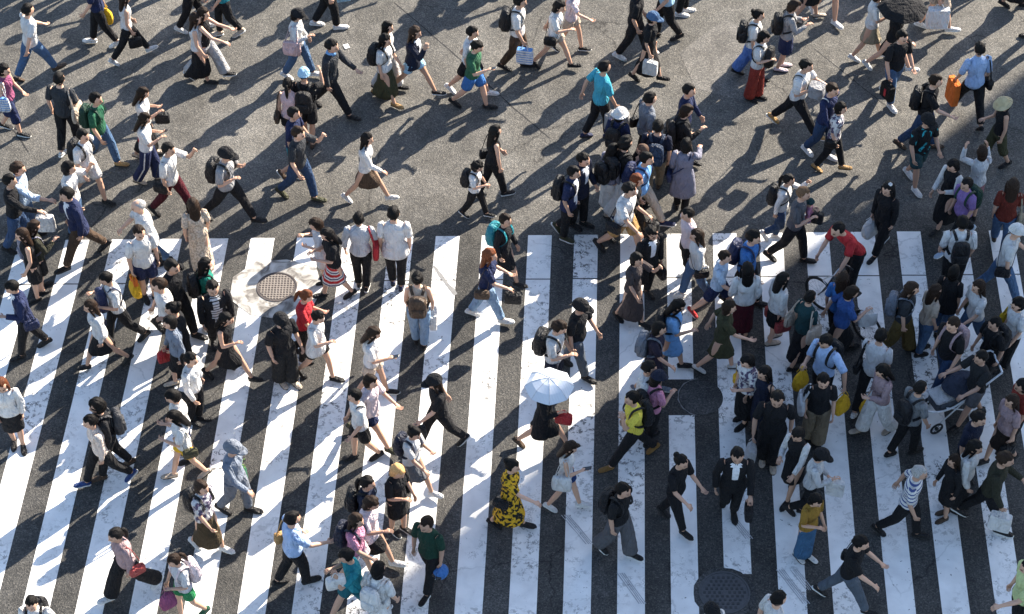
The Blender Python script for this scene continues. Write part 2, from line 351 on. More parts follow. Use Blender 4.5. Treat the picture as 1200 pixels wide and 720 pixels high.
# manhole covers
def manhole(c, r, mat, label, grid):
    t = root('manhole_cover', c, 0, label, 'manhole cover')
    mb = MB(); n = 48; prof = [(r * 1.0, .008), (r * 1.0, .018), (r * .93, .018), (r * .93, .010)]
    mb.rings([np.array([(a * math.cos(2 * math.pi * i / n), a * math.sin(2 * math.pi * i / n), z) for i in range(n)]) for a, z in prof], False)
    link('rim', mb.data('rim', [mat], False), t)
    mb = MB(); rc = r * .92
    mb.rings([np.array([(a * math.cos(2 * math.pi * i / n), a * math.sin(2 * math.pi * i / n), z) for i in range(n)]) for a, z in ((rc, .008), (rc, .011), (.001, .0112))], False)
    link('cover_plate', mb.data('cover_plate', [mat], False), t)
    mb = MB(); s_ = grid
    k = int(rc / s_) + 1
    if mat == 'cast_iron':
        for i in range(-k, k + 1):
            y = i * s_
            if abs(y) < rc * .93:
                L = math.sqrt(rc * rc * .87 - y * y); mb.box((0, y, .0145), (2 * L, s_ * .28, .006)); mb.box((y, 0, .0147), (s_ * .28, 2 * L, .006))
        link('grid_ribs', mb.data('grid_ribs', ['paint_worn'], False), t)
    else:
        for i in range(-k, k + 1):
            for j in range(-k, k + 1):
                x, y = (i + .5 * (j % 2)) * s_, j * s_ * .9
                if .12 * r < math.hypot(x, y) < rc * .88: mb.box((x, y, .0145), (s_ * .55, s_ * .5, .006))
        link('relief_pattern', mb.data('relief_pattern', ['cast_iron_pad'], False), t)
flat_mat('paint_worn', (.24, .21, .185), .7)
manhole(at(324.5, 337), .345, 'cast_iron', 'round rusty brown manhole cover with a square grid in a pale patch', .052)
manhole(at(849, 695), .385, 'cast_iron_dark', 'large dark manhole cover of raised pads between the zebra stripes', .075)
# the tower whose shadow lies over the right of the crossing
e0 = at(850, 366); tb = e0 + Vector((math.sin(SUN_AZ), math.cos(SUN_AZ), 0)) * 34 - Vector((0, 8, 0))
t = root('office_tower', tb, 0, 'tall grey office tower whose shade covers the right of the crossing', 'building')
mb = MB(); mb.box((11, 4, 14.5), (22, 8, 29)); link('wall', mb.data('wall', ['tower_wall'], False), t)
for fl in range(8):
    for i in range(8):
        mb = MB(); mb.box((1.8 + i * 2.6, -.02, 2.6 + fl * 3.4), (1.7, .1, 1.9)); wi = link('window', mb.data('window', ['window_glass'], False), t)
mb = MB(); mb.box((11, 4, 29.3), (21, 7.4, .6)); link('roof', mb.data('roof', ['tower_wall'], False), t)
# a scrap of paper
mb = MB(); mb.box((0, 0, .012), (.10, .13, .004), rot=.4)
o = link('paper_scrap', mb.data('paper_scrap', ['paper'], False), loc=at(406, 55)); o['label'] = 'small white scrap of paper lying on the asphalt near the top'; o['category'] = 'litter'
# ------------------------------------------------------------------ people
LEG = {'A': ((26, 6, 10), (-21, 14, -34)), 'a': ((16, 5, 5), (-12, 14, -22)), 'C': ((-3, 4, 0), (6, 52, -48)), 's': ((4, 5, 0), (-4, 5, 0)), 'q': ((60, 70, -10), (60, 70, -10))}
LEG['B'] = LEG['A'][::-1]; LEG['b'] = LEG['a'][::-1]; LEG['D'] = LEG['C'][::-1]
ARM = {'d': (-3, 7, 12, 0), 'f': (30, 6, 24, -.05), 'b': (-32, 9, 12, 0), 'k': (16, 6, 20, -.05), 'r': (-16, 8, 12, 0), 'p': (14, 9, 88, -.4), 'h': (62, 18, 88, -.15),
       's': (4, 12, 108, -.45), 'e': (50, 10, 26, 0), 'o': (0, 45, 10, .3), 'w': (20, 9, 10, 0), 'g': (3, 11, 5, 0)}
AUTO = {'A': 'bf', 'B': 'fb', 'a': 'rk', 'b': 'kr', 'C': 'kr', 'D': 'rk', 's': 'dd', 'q': 'ss'}
def skeleton(sex, legs, arms, lean=None, var=0):
    """joints of a 1.70 m figure facing +X, feet on z = 0"""
    J = {}; hw = .085 if sex != 'f' else .088; sw = .185 if sex == 'm' else .162
    arms = ''.join(AUTO[legs][i] if a == '.' else a for i, a in enumerate(arms))
    lo = 9
    for i, sd_ in enumerate((1, -1)):
        hf, kf, fp = LEG[legs][i]; vs = (1.0, .80, 1.14)[var]; hf, fp = hf * vs, fp * vs; kf += (0, 5, -2)[var]; hip = np.array((0, sd_ * hw, .905)); a = R(hf); b = R(hf - kf)
        kn = hip + .415 * np.array((math.sin(a), 0, -math.cos(a))); an = kn + .405 * np.array((math.sin(b), 0, -math.cos(b))); an[1] -= sd_ * .02
        g_ = R(fp); t = np.array((math.cos(g_), sd_ * .10, math.sin(g_))); n = np.array((-math.sin(g_), 0, math.cos(g_)))
        for s_ in (-.05, .19): lo = min(lo, (an - n * .082 + t * s_)[2])
        J[sd_] = [hip, kn, an, t, n]
    for sd_ in (1, -1):
        for q in range(3): J[sd_][q] = J[sd_][q] - np.array((0, 0, lo))
    hz = .905 - lo; J['hz'] = hz; lean = lean or (.07 if legs in 'ABCD' else .04); J['lean'] = lean
    for i, sd_ in enumerate((1, -1)):
        f, ab, el, out = ARM[arms[i]]; f += (0, 7, -5)[var] * (1 if i else -1); ab += (0, 4, 2)[var]; el += (0, 9, 16)[var]
        s_ = np.array((.485 * lean - .005, sd_ * sw, hz + .475))
        f_, ab_, e_ = R(f), R(ab), R(f + el)
        d1 = np.array((math.sin(f_) * math.cos(ab_), sd_ * math.sin(ab_), -math.cos(f_) * math.cos(ab_)))
        d2 = np.array((math.sin(e_), sd_ * out, -math.cos(e_))); d2 /= np.linalg.norm(d2)
        el_ = s_ + d1 * .285; wr = el_ + d2 * .24
        J['a%d' % sd_] = [s_, el_, wr, d2]; J['h%d' % sd_] = wr + d2 * .085
    J['arms'] = arms; J['sex'] = sex; J['legs'] = legs
    J['head'] = np.array((.69 * lean + .012, 0, hz + .69))
    J['tilt'] = R(24) if 'p' in arms else R(8)
    return J
TOR = [(-.07, .12, .085), (0, .155, .108), (.07, .148, .102), (.16, .122, .088), (.26, .132, .096), (.36, .152, .106), (.44, .160, .098), (.49, .140, .078), (.525, .08, .062), (.55, .055, .055)]
def torso(mb, J, lo, hi, ease, flare=0., mi=0, n=18, ripple=0.):
    sx = 1.06 if J['sex'] == 'm' else .95; rg = []; zs = [q[0] for q in TOR]
    lv = [lo + (hi - lo) * i / 21 for i in range(22)]; ph = random.random() * 6
    for z in lv:
        hy = np.interp(z, zs, [q[1] for q in TOR]); hx = np.interp(z, zs, [q[2] for q in TOR])
        if z < 0 and lo < -.08: hy, hx = max(hy, .155), max(hx, .108)
        if z > .2: hy *= sx
        if J['sex'] == 'f' and .3 < z < .42: hx += .012
        fl = flare * max(0, (.16 - z)) ; e = min(ease, .022 if z > .3 else 1) * (1 if z < .46 else .75)
        th = np.arange(n) * 2 * math.pi / n; rr = 1 + ripple * np.sin(th * 5 + ph + z * 4) * max(0, .3 - z)
        cx = z * J['lean'] - .004
        rg.append(np.stack([cx + np.cos(th) * (hx + e + fl * .8) * rr, np.sin(th) * (hy + e + fl) * rr, np.full(n, J['hz'] + z)], 1))
    mb.rings(rg, True, mi); return mb
def lerp(a, b, t): return a + (b - a) * t
def leg_tube(mb, J, sd_, prof, upto=2.0, n=12, mi=0, start=0.):
    """prof: radii at hip, mid thigh, knee, calf, ankle; upto 0..2 along thigh and shin"""
    hip, kn, an = J[sd_][:3]; pts, rad = [], []
    ks = [i / 6 for i in range(13)]; xs = [0, .5, 1, 1.35, 2]
    for k in [q for q in ks if start <= q < upto] + [upto]:
        p_ = lerp(hip, kn, k) if k <= 1 else lerp(kn, an, k - 1)
        pts.append(p_); rad.append(float(np.interp(k, xs, prof)) + random.uniform(-.003, .003) * (mi == 0) * (prof[0] > .09))
    mb.tube(pts, rad, n, mi=mi)
def arm_tube(mb, J, sd_, prof, upto=2.0, n=10, mi=0):
    s_, el, wr = J['a%d' % sd_][:3]; ks = [q for q in (0, .2, .4, .6, .8, 1, 1.2, 1.4, 1.7, 2.0) if q < upto - .05] + [upto]; pts, rad = [], []
    pts.append(s_ + np.array((0, -sd_ * .03, .012))); rad.append(prof[0] * .95)
    for k in ks:
        pts.append(lerp(s_, el, k) if k <= 1 else lerp(el, wr, k - 1)); rad.append(float(np.interp(k, [0, .5, 1, 1.3, 2], prof)))
    mb.tube(pts, rad, n, ref=(1, 0, 0) if abs((el - s_)[1]) > .1 else (0, 1, 0), mi=mi)
def rot_head(v, J):
    c = J['head']; t = J['tilt']; p_ = v.copy(); ct, st = math.cos(t), math.sin(t); k = J.get('hs', 1.08)
    x, z = p_[:, 0] * k, (p_[:, 2] + .06) * k
    return np.stack([c[0] + x * ct + z * st, c[1] + p_[:, 1] * k, c[2] - .06 + z * ct - x * st], 1)
def sphere_pts(n=20, k=14):
    P_ = []
    for i in range(k):
        ph = math.pi * (i + .5) / k; th = np.arange(n) * 2 * math.pi / n
        P_.append(np.stack([np.cos(th) * math.sin(ph), np.sin(th) * math.sin(ph), np.full(n, math.cos(ph))], 1))
    return P_[::-1]
def head_mesh(mb, J):
    rg = []
    for r_ in sphere_pts(28, 22):
        dx, dy, dz = r_.T; low = np.clip(-dz, 0, 1)
        x = dx * .098; y = dy * .077 * (1 - .28 * low ** 1.5); z = dz * .118
        x = x + low * .012 * (dx > 0) - .016 * low * (dx < 0) * -1
        nose = np.exp(-(dy / .13) ** 2) * np.exp(-((dz + .18) / .16) ** 2) * (dx > .5); x = x + nose * .022
        eye = np.exp(-((np.abs(dy) - .36) / .14) ** 2) * np.exp(-((dz - .02) / .12) ** 2) * (dx > .5); x = x - eye * .008
        chin = np.exp(-(dy / .3) ** 2) * np.exp(-((dz + .85) / .15) ** 2) * (dx > 0); x = x + chin * .012
        rg.append(rot_head(np.stack([x, y, z], 1), J))
    mb.rings(rg, True)
    for sd_ in (1, -1):
        e = MB(); e.ball((-.005, sd_ * .080, -.005), (.018, .012, .030), 8, 5); mb.add(rot_head(e.v[0], J), e.f)
def hand(mb, J, sd_):
    """palm, four bent fingers of unequal length and a thumb leaving the side of the palm"""
    wr, d = J['a%d' % sd_][2], J['a%d' % sd_][3]; d = d / np.linalg.norm(d)
    lat = np.array((1., 0, 0)) if abs(d[0]) < .6 else np.array((0, -sd_, 0.)) ; lat = lat - (lat @ d) * d; lat /= np.linalg.norm(lat)
    nr = np.cross(d, lat); inn = nr * (1 if nr[1] * -sd_ > 0 else -1)
    mb.tube([wr - d * .03, wr + d * .015, wr + d * .05, wr + d * .085], [(.024, .018), (.032, .015), (.041, .014), (.039, .012)], 8, ref=lat)
    for i, L in enumerate((.062, .074, .080, .070)):
        b0 = wr + d * .08 + lat * (-.030 + .0195 * i); a1 = d * .8 + inn * .35; a2 = d * .35 + inn * .8
        p1 = b0 + a1 * L * .5; p2 = p1 + a2 * L * .55
        mb.tube([b0 - d * .01, b0 + a1 * L * .2, p1, p2], [.0088, .0088, .008, .0065], 6, ref=lat)
    b0 = wr + d * .03 + lat * .030; q = lat * .75 + d * .65 + inn * .2
    mb.tube([b0 - lat * .008, b0 + q * .03, b0 + q * .03 + (d * .8 + inn * .5) * .03], [.012, .0105, .008], 6, ref=inn)
CACHE = {}
def remesh(me, vox):
    o = bpy.data.objects.new('tmp', me); COL.objects.link(o)
    md = o.modifiers.new('r', 'REMESH'); md.mode = 'VOXEL'; md.voxel_size = vox; md.use_smooth_shade = True
    s2 = o.modifiers.new('s', 'SMOOTH'); s2.factor = .5; s2.iterations = 2
    dg = bpy.context.evaluated_depsgraph_get(); out = bpy.data.meshes.new_from_object(o.evaluated_get(dg))
    bpy.data.objects.remove(o); return out
def body_data(J, key):
    if key in CACHE: return CACHE[key]
    mb = MB(); torso(mb, J, -.07, .55, 0, n=20)
    hz = J['hz']; ln = J['lean']
    mb.tube([(.50 * ln, 0, hz + .50), (.56 * ln + .004, 0, hz + .56), (.64 * ln + .01, 0, hz + .66)], [.056, .052, .050], 12)
    head_mesh(mb, J)
    f = J['sex'] == 'f'; k = .92 if f else 1.0
    for sd_ in (1, -1):
        leg_tube(mb, J, sd_, (.088, .078, .054 * k, .056 * k, .035)); arm_tube(mb, J, sd_, (.052 * k, .045 * k, .037 * k, .038 * k, .026))
        hip, kn, an, t, n_ = J[sd_]
        mb.ball(lerp(hip, kn, .02), (.09, .085, .10), 10, 7); mb.ball(kn, .053 * k, 8, 5)
        mb.tube([an - t * .045 - n_ * .045, an - n_ * .04 + t * .0, an - n_ * .048 + t * .08, an - n_ * .062 + t * .15, an - n_ * .066 + t * .185],
                [(.030, .032), (.034, .040), (.040, .030), (.040, .018), (.025, .012)], 10)
    me = remesh(mb.data('tmp', ['skin']), .0135)
    v = np.empty(len(me.vertices) * 3); me.vertices.foreach_get('co', v); v = v.reshape(-1, 3)
    c = J['head']; t = J['tilt']; q = v - c; q[:, 2] += .06; ct, st = math.cos(t), math.sin(t)
    x = q[:, 0] * ct - q[:, 2] * st; z = q[:, 0] * st + q[:, 2] * ct - .06; y = np.abs(q[:, 1]); fr = x > .055
    feat = np.zeros(len(v))
    feat[fr & (y > .016) & (y < .048) & (z > -.006) & (z < .012)] = .92
    feat[fr & (y > .012) & (y < .052) & (z > .024) & (z < .036)] = .6
    feat[fr & (y < .026) & (z > -.072) & (z < -.056)] = .35
    hm = MB(); n0 = len(me.vertices)
    for sd_ in (1, -1): hand(hm, J, sd_)
    bm = bmesh.new(); bm.from_mesh(me); hv = [bm.verts.new(tuple(p_)) for p_ in np.concatenate(hm.v)]
    for q_ in hm.f: bm.faces.new([hv[i] for i in q_]).smooth = True
    bm.to_mesh(me); bm.free()
    a_ = me.attributes.new('feature', 'FLOAT', 'POINT'); a_.data.foreach_set('value', list(feat) + [0.] * len(hv))
    if not me.materials: me.materials.append(MATS['skin'])
    me.name = 'body'; CACHE[key] = me; return me

def skirt_mb(J, top, hem, wide, pleat=.03, n=30):
    mb = MB(); rg = []; hz = J['hz']; ph = random.random() * 6
    for i in range(13):
        f = i / 12; z = top + (hem - top) * f; Z = hz + z
        hy = np.interp(z, [-.9, -.4, -.05, .03, .16], [.165 + wide, .165 + wide * .6, .172, .168, .132]); xs = []
        for sd_ in (1, -1):
            hip, kn, an = J[sd_][:3]
            if Z >= kn[2]: t = (hip[2] - Z) / max(.05, hip[2] - kn[2]); x = lerp(hip, kn, min(max(t, 0), 1))[0]
            else: t = (kn[2] - Z) / max(.05, kn[2] - an[2]); x = lerp(kn, an, min(max(t, 0), 1))[0]
            xs.append(x)
        xs = [q for q in xs]; a = min(.15, (max(xs) - min(xs)) / 2); cx = (max(xs) + min(xs)) / 2 * (1 if z < 0 else .2)
        hx = max(a + .085 + wide * .4 * f, np.interp(z, [-.9, -.05, .03, .16], [.13 + wide, .125, .118, .096])) if z < 0 else np.interp(z, [0, .03, .16], [.12, .118, .096])
        th = np.arange(n) * 2 * math.pi / n; rr = 1 + pleat * f * (np.sin(th * 9 + ph) + .5 * np.sin(th * 4 + ph * 2 + f))
        rg.append(np.stack([cx + np.cos(th) * hx * rr, np.sin(th) * hy * rr, np.full(n, Z)], 1))
    return mb.rings(rg, True)
def shoe_data(J, sd_, sandal, white, key):
    if key in CACHE: return CACHE[key]
    an, t, n_ = J[sd_][2:5]; mb = MB(); lat = np.cross(t, n_); lat = np.array((0, 1., 0))
    S_ = lambda s_, h: an + t * s_ - n_ * (.082 - h)
    mb.tube([S_(-.066, .03), S_(-.055, .04), S_(-.02, .048), S_(.03, .045), S_(.09, .036), S_(.15, .028), S_(.19, .022), S_(.205, .016)],
            [(.018, .02), (.033, .034), (.040, .044), (.042, .040), (.047, .030), (.048, .024), (.036, .018), (.015, .01)], 12)
    mb.tube([S_(-.072, .004), S_(-.05, .004), S_(.02, .004), S_(.1, .004), S_(.17, .004), S_(.212, .006)], [(.02, .012), (.038, .013), (.040, .013), (.050, .013), (.045, .013), (.015, .009)], 12, mi=1)
    me = mb.data('shoe', ['leather', 'sole_white' if white else 'sole_dark']); CACHE[key] = me; return me
def hair_data(style, J, key):
    if key in CACHE: return CACHE[key]
    HP = random.Random(str(key)).uniform(0, 6); mb = MB(); V = lambda a: rot_head(np.array(a, float).reshape(-1, 3), J)
    def local(fn):
        e = MB(); fn(e); mb.add(V(np.concatenate(e.v)), e.f)
    rnd = random.Random(str(key)); rg = []
    thick = {'cu': .024, 'bd': .004, 'cap': .006, 'bb': .018, 'lg': .016}.get(style, .014)
    for r_ in sphere_pts(26, 18):
        dx, dy, dz = r_.T
        s_ = 1 + thick / .1; x = dx * .100 * s_ - .008; y = dy * .079 * s_; z = dz * .120 * s_ + .004
        pq = rnd.uniform(0, 6); lump = (np.sin(dy * 11 + dx * 7 + HP) * .5 + np.sin(dz * 9 + dy * 5 + HP)) * (.009 if style == 'cu' else .0045) - .012 * np.exp(-((dy - .3) / .09) ** 2) * (dz > .3) * (dx > -.3); x, y, z = x + lump * dx, y + lump * dy, z + lump * dz
        low = -.18 if style in ('sh', 'cap', 'bn', 'pt', 'bd') else -.55
        face = np.clip((dx - .22) / .12, 0, 1) * np.clip((.60 + .10 * np.sin(dy * 9 + HP) - dz) / .12, 0, 1)
        nape = np.clip((low - dz) / .15, 0, 1)
        k = 1 - .22 * np.maximum(face, nape)
        if style == 'bd': k = np.where(dz > .35, .9, k)
        rg.append(V(np.stack([x * k, y * k, z * k], 1)))
    mb.rings(rg, True)
    if style in ('lg', 'bb', 'flower', 'capn'):
        L = -.30 if style != 'bb' else -.125; L += rnd.uniform(-.03, .03); rr = []
        for i in range(9):
            f = i / 8; z = .02 + (L - .02) * f; th = np.arange(16) * 2 * math.pi / 16
            hy = np.interp(f, [0, .3, .8, 1], [.086, .094, .088, .055]); hx = np.interp(f, [0, .3, 1], [.055, .050, .030]); cx = np.interp(f, [0, .35, 1], [-.055, -.062, -.085])
            if style == 'bb': hx, cx = .062 - .01 * f, -.038
            wv = 1 + .05 * np.sin(th * 6 + f * 5)
            rr.append(V(np.stack([cx + np.cos(th) * hx * wv, np.sin(th) * hy * wv, np.full(16, z)], 1)))
        mb.rings(rr[::-1], True)
        for sd_ in (1, -1):
            if style != 'bb': local(lambda e: e.tube([(.035, sd_ * .078, .04), (.02, sd_ * .088, -.05), (.0, sd_ * .088, -.14), (-.01, sd_ * .075, -.2)], [(.02, .014), (.026, .016), (.024, .015), (.012, .01)], 8))
    if style == 'bn': local(lambda e: e.ball((-.105, 0, .075), (.045, .048, .042), 12, 8))
    if style == 'pt': local(lambda e: e.tube([(-.09, 0, .05), (-.13, 0, .035), (-.145, 0, -.04), (-.135, 0, -.14), (-.12, 0, -.22)], [.022, .028, .034, .028, .010], 10))
    me = mb.data('hair', ['hair']); CACHE[key] = me; return me
def hat_data(style, J):
    mb = MB()
    def V(e): return rot_head(np.concatenate(e.v), J)
    e = MB(); rg = []
    for r_ in sphere_pts(24, 16):
        dx, dy, dz = r_.T; k = 1.29; lowm = dz < .12
        x, y, z = dx * .100 * k - .006, dy * .082 * k, np.where(lowm, .02, dz * .118 * 1.25 + .004); sc = np.where(dz < -.1, np.clip(1 + (dz + .1) * 1.1, 0, 1), 1)
        rg.append(np.stack([x * sc, y * sc, z], 1))
    e.rings(rg, True)
    if style == 'cap':
        br = []; n = 14
        for r0, r1, z0 in ((.85, 1, 0),):
            up_, dn = [], []
            for i in range(n):
                t = R(-62 + 124 * i / (n - 1)); a = np.array((math.cos(t) * .115, math.sin(t) * .092, .028)); b = np.array((math.cos(t) * .115 + .085 * math.cos(t) ** .5, math.sin(t) * .088, .012))
                up_.append((a, b))
            v = []
            for a, b in up_: v += [a + (0, 0, .004), b + (0, 0, .004), b - (0, 0, .004), a - (0, 0, .004)]
            f = []
            for i in range(n - 1):
                for j in range(4): p_, q = i * 4 + j, i * 4 + (j + 1) % 4; f.append((p_, q, q + 4, p_ + 4))
            f += [(3, 2, 1, 0), tuple((n - 1) * 4 + j for j in range(4))]; e.add(v, f)
    if style in ('hat', 'hatsm'):
        th = np.arange(24) * 2 * math.pi / 24; rr = []
        for q, z in ((.10, .035), (.165, .008), (.167, .0), (.10, .026)): rr.append(np.stack([np.cos(th) * q * 1.05, np.sin(th) * q * .95, z + .006 * np.sin(th * 3)], 1))
        e.rings(rr, False)
    mb.add(V(e), e.f); return mb

GROUPS = {'backpack': 'backpacks worn by the pedestrians', 'bag': 'bags carried by the pedestrians'}
def strap(mb, pts, wd=.018): mb.tube([np.array(q) for q in pts], [(wd, .005)] * len(pts), 6)
def smooth_path(pts, n=4):
    P_ = [np.array(q, float) for q in pts]; out = []
    for i in range(len(P_) - 1):
        p0, p1, p2, p3 = P_[max(i - 1, 0)], P_[i], P_[i + 1], P_[min(i + 2, len(P_) - 1)]
        for j in range(n):
            t = j / n; out.append(.5 * ((2 * p1) + (-p0 + p2) * t + (2 * p0 - 5 * p1 + 4 * p2 - p3) * t * t + (-p0 + 3 * p1 - 3 * p2 + p3) * t ** 3))
    return out + [P_[-1]]
NAMES = dict(white='white', black='black', ltblue='pale blue', blackred='black red-marked', bluestripe='blue striped', bigwhite='big white', pinkwhite='pale pink',
 dkgreen='dark green', dkblue='dark blue', navy='navy', dknavy='dark navy', brown='brown', red='red', red2='red', khaki2='beige', beige='beige', yellow='yellow', mustard2='yellow', stripe='white striped',
 grey='grey', ltgrey='light grey', greywhite='pale grey', greyblue='blue grey', pinkgrey='pink grey', teal='teal', olive='olive', pink='pink', palepink='pale pink', tan='tan', blue='blue', orange='orange',
 lavgrey='grey', dkgrey='dark grey', magenta='magenta', green='green', blackred2='black')
def cut(s_, n): return ' '.join(s_.split()[:n])
def make_bag(code, cname, J, rt_, sc, look, place):
    """rt_ : the carrier's root; the bag is a thing of its own standing in the same frame"""
    t, sd_ = code[0], {'L': 1, 'R': -1}.get(code[1:2], 0)
    col = PAL.get(cname, PAL['black']); cn = NAMES.get(cname, cname); hz, ln = J['hz'], J['lean']
    hd = J.get('h%d' % sd_) if sd_ else None
    kinds = dict(b='backpack', t='tote bag', s='shoulder bag', x='shoulder bag', h='handbag', g='large bag', p='paper bag', q='paper bag', v='plastic bag', u='umbrella', k='folded umbrella', e='helmet', w='white plastic bag', l='bag of plants', o='pouch')
    kind = kinds[t]
    if code == 'bR': kind, t = 'bundle', 'g2'
    if look.endswith('small child') and t == 'e': kind = 'ball'
    nm = kind.replace(' ', '_').replace('white_', ''); words = f"{cn} {kind}".replace('white white', 'white').replace('green bag of plants', 'green potted plant bag').split()
    rest = f"of person in {look}, {place}".split()
    lab = ' '.join(words + rest)
    if len(lab.split()) > 16: lab = ' '.join(words + ('of ' + look + ', ' + place).split())
    assert len(lab.split()) <= 16, lab
    off = np.zeros(3)
    r = root(nm, (0, 0, 0), 0, lab, kind.split()[-1] if kind != 'bag of plants' else 'bag', ('backpacks worn on the crossing' if kind == 'backpack' else 'umbrellas' if kind == 'umbrella' else 'bags carried across the crossing') if kind not in ('helmet', 'ball', 'bundle', 'folded umbrella') else None)
    M = rt_.matrix_basis.copy(); loc = None; rnd = random.Random(lab)
    def part(name, mb, mat='leather', c=None, smooth=True, par=None):
        for i in range(len(mb.v)): mb.v[i] = mb.v[i] - base
        return link(name, mb.data(name, [mat], smooth), par or r, c or col)
    if t == 'b':
        front = code == 'bf'; s_ = 1 if front else -1; w_ = rnd.uniform(.92, 1.1); base = np.array((s_ * .19, 0, hz + .08))
        x0 = s_ * (.125 + .085) + .26 * ln; mb = MB(); rg = []; th = np.arange(20) * 2 * math.pi / 20
        for z, k in ((.05, .55), (.07, .9), (.14, 1), (.26, 1), (.38, .97), (.45, .85), (.49, .55), (.505, .2)):
            cc, ss = np.cos(th), np.sin(th); e = .55
            rg.append(np.stack([x0 + np.sign(cc) * np.abs(cc) ** e * .085 * k * w_, np.sign(ss) * np.abs(ss) ** e * .145 * k * w_, np.full(20, hz + z)], 1))
        mb.rings(rg); bo = part('bag_body', mb)
        mb = MB(); mb.box((x0 + s_ * .085 * w_, 0, hz + .19), (.05, .22, .18), bev=.02); part('pocket', mb)
        for q in (1, -1):
            mb = MB(); strap(mb, smooth_path([(s_ * .12, q * .075, hz + .47), (s_ * .06, q * .10, hz + .535), (-s_ * .04 + .5 * ln, q * .11, hz + .525), (-s_ * .11 + .4 * ln, q * .115, hz + .42), (-s_ * .115 + .3 * ln, q * .125, hz + .30), (-s_ * .03, q * .178, hz + .20), (s_ * .1, q * .13, hz + .12)]), .024); part('strap', mb)
    elif t in 'tsx':
        small = t != 't'; y = sd_ * (.235 if small else .26); L, T, Hh = (.25, .09, .19) if small else (.34, .11, .33)
        zc = hz - .02 if small else hz + .06; base = np.array((0, y, zc - Hh / 2)); xo = -.06 if 's' == t else -.03
        mb = MB(); rg = []; th = np.arange(20) * 2 * math.pi / 20
        for f, k in ((0, .7), (.06, .95), (.3, 1.03), (.7, 1), (.94, .9), (1, .78)):
            cc, ss = np.cos(th), np.sin(th); e = .5 if small else .6
            rg.append(np.stack([xo + np.sign(cc) * np.abs(cc) ** e * L / 2 * k, y + np.sign(ss) * np.abs(ss) ** e * T / 2 * (k if f < .5 else k * (1 - .35 * (f - .5))), np.full(20, zc - Hh / 2 + Hh * f)], 1))
        mb.rings(rg); part('bag_body', mb, 'bluestripe' if cname == 'stripe' else 'leather' if small else 'plain')
        if small: mb = MB(); mb.box((xo, y + sd_ * .04, zc + .04), (L * .9, .03, Hh * .5), bev=.012); part('flap', mb)
        q = -sd_ if t == 'x' else sd_
        if t == 'x':
            mb = MB(); strap(mb, smooth_path([(xo - L * .4, y, zc + Hh * .4), (-.12, 0, hz + .28), (-.07, q * .09, hz + .49), (.03, q * .11, hz + .54), (.10, q * .08, hz + .44), (.135, 0, hz + .30), (.11, sd_ * .15, hz + .1), (xo + L * .4, y, zc + Hh * .4)]), .014); part('strap', mb)
        else:
            for dx_ in ((0,) if small else (.02, -.03)):
                mb = MB(); strap(mb, smooth_path([(xo - L * .35, y, zc + Hh * .45), (-.06 + dx_, sd_ * .20, hz + .42), (.01 + dx_, sd_ * .165, hz + .535), (.06 + dx_, sd_ * .20, hz + .42), (xo + L * .35, y, zc + Hh * .45)]), .014); part('strap' if small else 'handle', mb)
    elif t in ('h', 'p', 'q', 'o', 'g', 'g2', 'v', 'w', 'l', 'e', 'k'):
        big = 1.35 if cname == 'bigwhite' else 1.0
        L, T, Hh, hh = {'h': (.29, .12, .21, .09), 'p': (.30 * big, .12 * big, .32 * big, .10), 'q': (.34, .13, .50, .02), 'o': (.20, .08, .34, .05), 'g': (.46, .26, .34, .10), 'g2': (.26, .22, .24, -.1), 'v': (.28, .15, .36, .10), 'w': (.30, .2, .40, .06), 'l': (.30, .18, .26, .08), 'e': (.25, .25, .22, -.02), 'k': (.05, .05, .62, 0)}[t]
        x, y, z = hd
        if t == 'g2': x += .05
        zt = z - hh; base = np.array((x, y, zt - Hh)); mb = MB(); th = np.arange(22) * 2 * math.pi / 22
        if t == 'e':
            rr = .115 if kind == 'helmet' else .10
            mb.ball((x, y, z - rr - .03), (rr * 1.1, rr * .95, rr), 20, 12); part('shell' if kind == 'helmet' else 'ball_body', mb, 'leather')
            if kind == 'helmet': mb = MB(); mb.box((x + .095, y, z - rr - .03), (.06, .16, .07), bev=.02); part('visor', mb, 'phone_glass')
        elif t == 'k':
            mb = MB(); mb.tube([(x, y, z + .03), (x, y, z - .12), (x + .02, y, z - .4), (x + .03, y, z - .66)], [.012, .028, .022, .005], 10); part('canopy', mb, 'plain')
            mb = MB(); mb.tube(smooth_path([(x, y, z + .02), (x, y, z + .08), (x + .03, y, z + .11), (x + .055, y, z + .08)]), [.009] * 13, 6); part('handle', mb, 'rubber')
        else:
            soft = t in 'vwlg'; rg = []; e = .62 if soft else .25 if t in 'poq' else .45
            prof = ((0, .75), (.08, .95), (.35, 1.05), (.65, .88), (.85, .6), (1, .30)) if t in 'vw' else ((0, .8), (.05, .97), (.5, 1.0), (.95, .95), (1, .9))
            for f, k in prof:
                cc, ss = np.cos(th), np.sin(th); wob = 1 + (.05 * np.sin(th * 3 + f * 5) if soft or t == 'g2' else 0)
                rg.append(np.stack([x + np.sign(cc) * np.abs(cc) ** e * L / 2 * k * wob, y + np.sign(ss) * np.abs(ss) ** e * T / 2 * k * wob, np.full(22, zt - Hh + Hh * f)], 1))
            mb.rings(rg); part('bag_body' if kind != 'bundle' else 'wrapping', mb, 'bluestripe' if cname == 'bluestripe' else 'plain' if t != 'h' else 'leather', smooth=soft or t == 'h')
            if cname == 'blackred': mb = MB(); mb.box((x, y - T / 2 - .002, zt - Hh * .5), (.05, .006, .16)); part('emblem', mb, 'red_emblem', smooth=False)
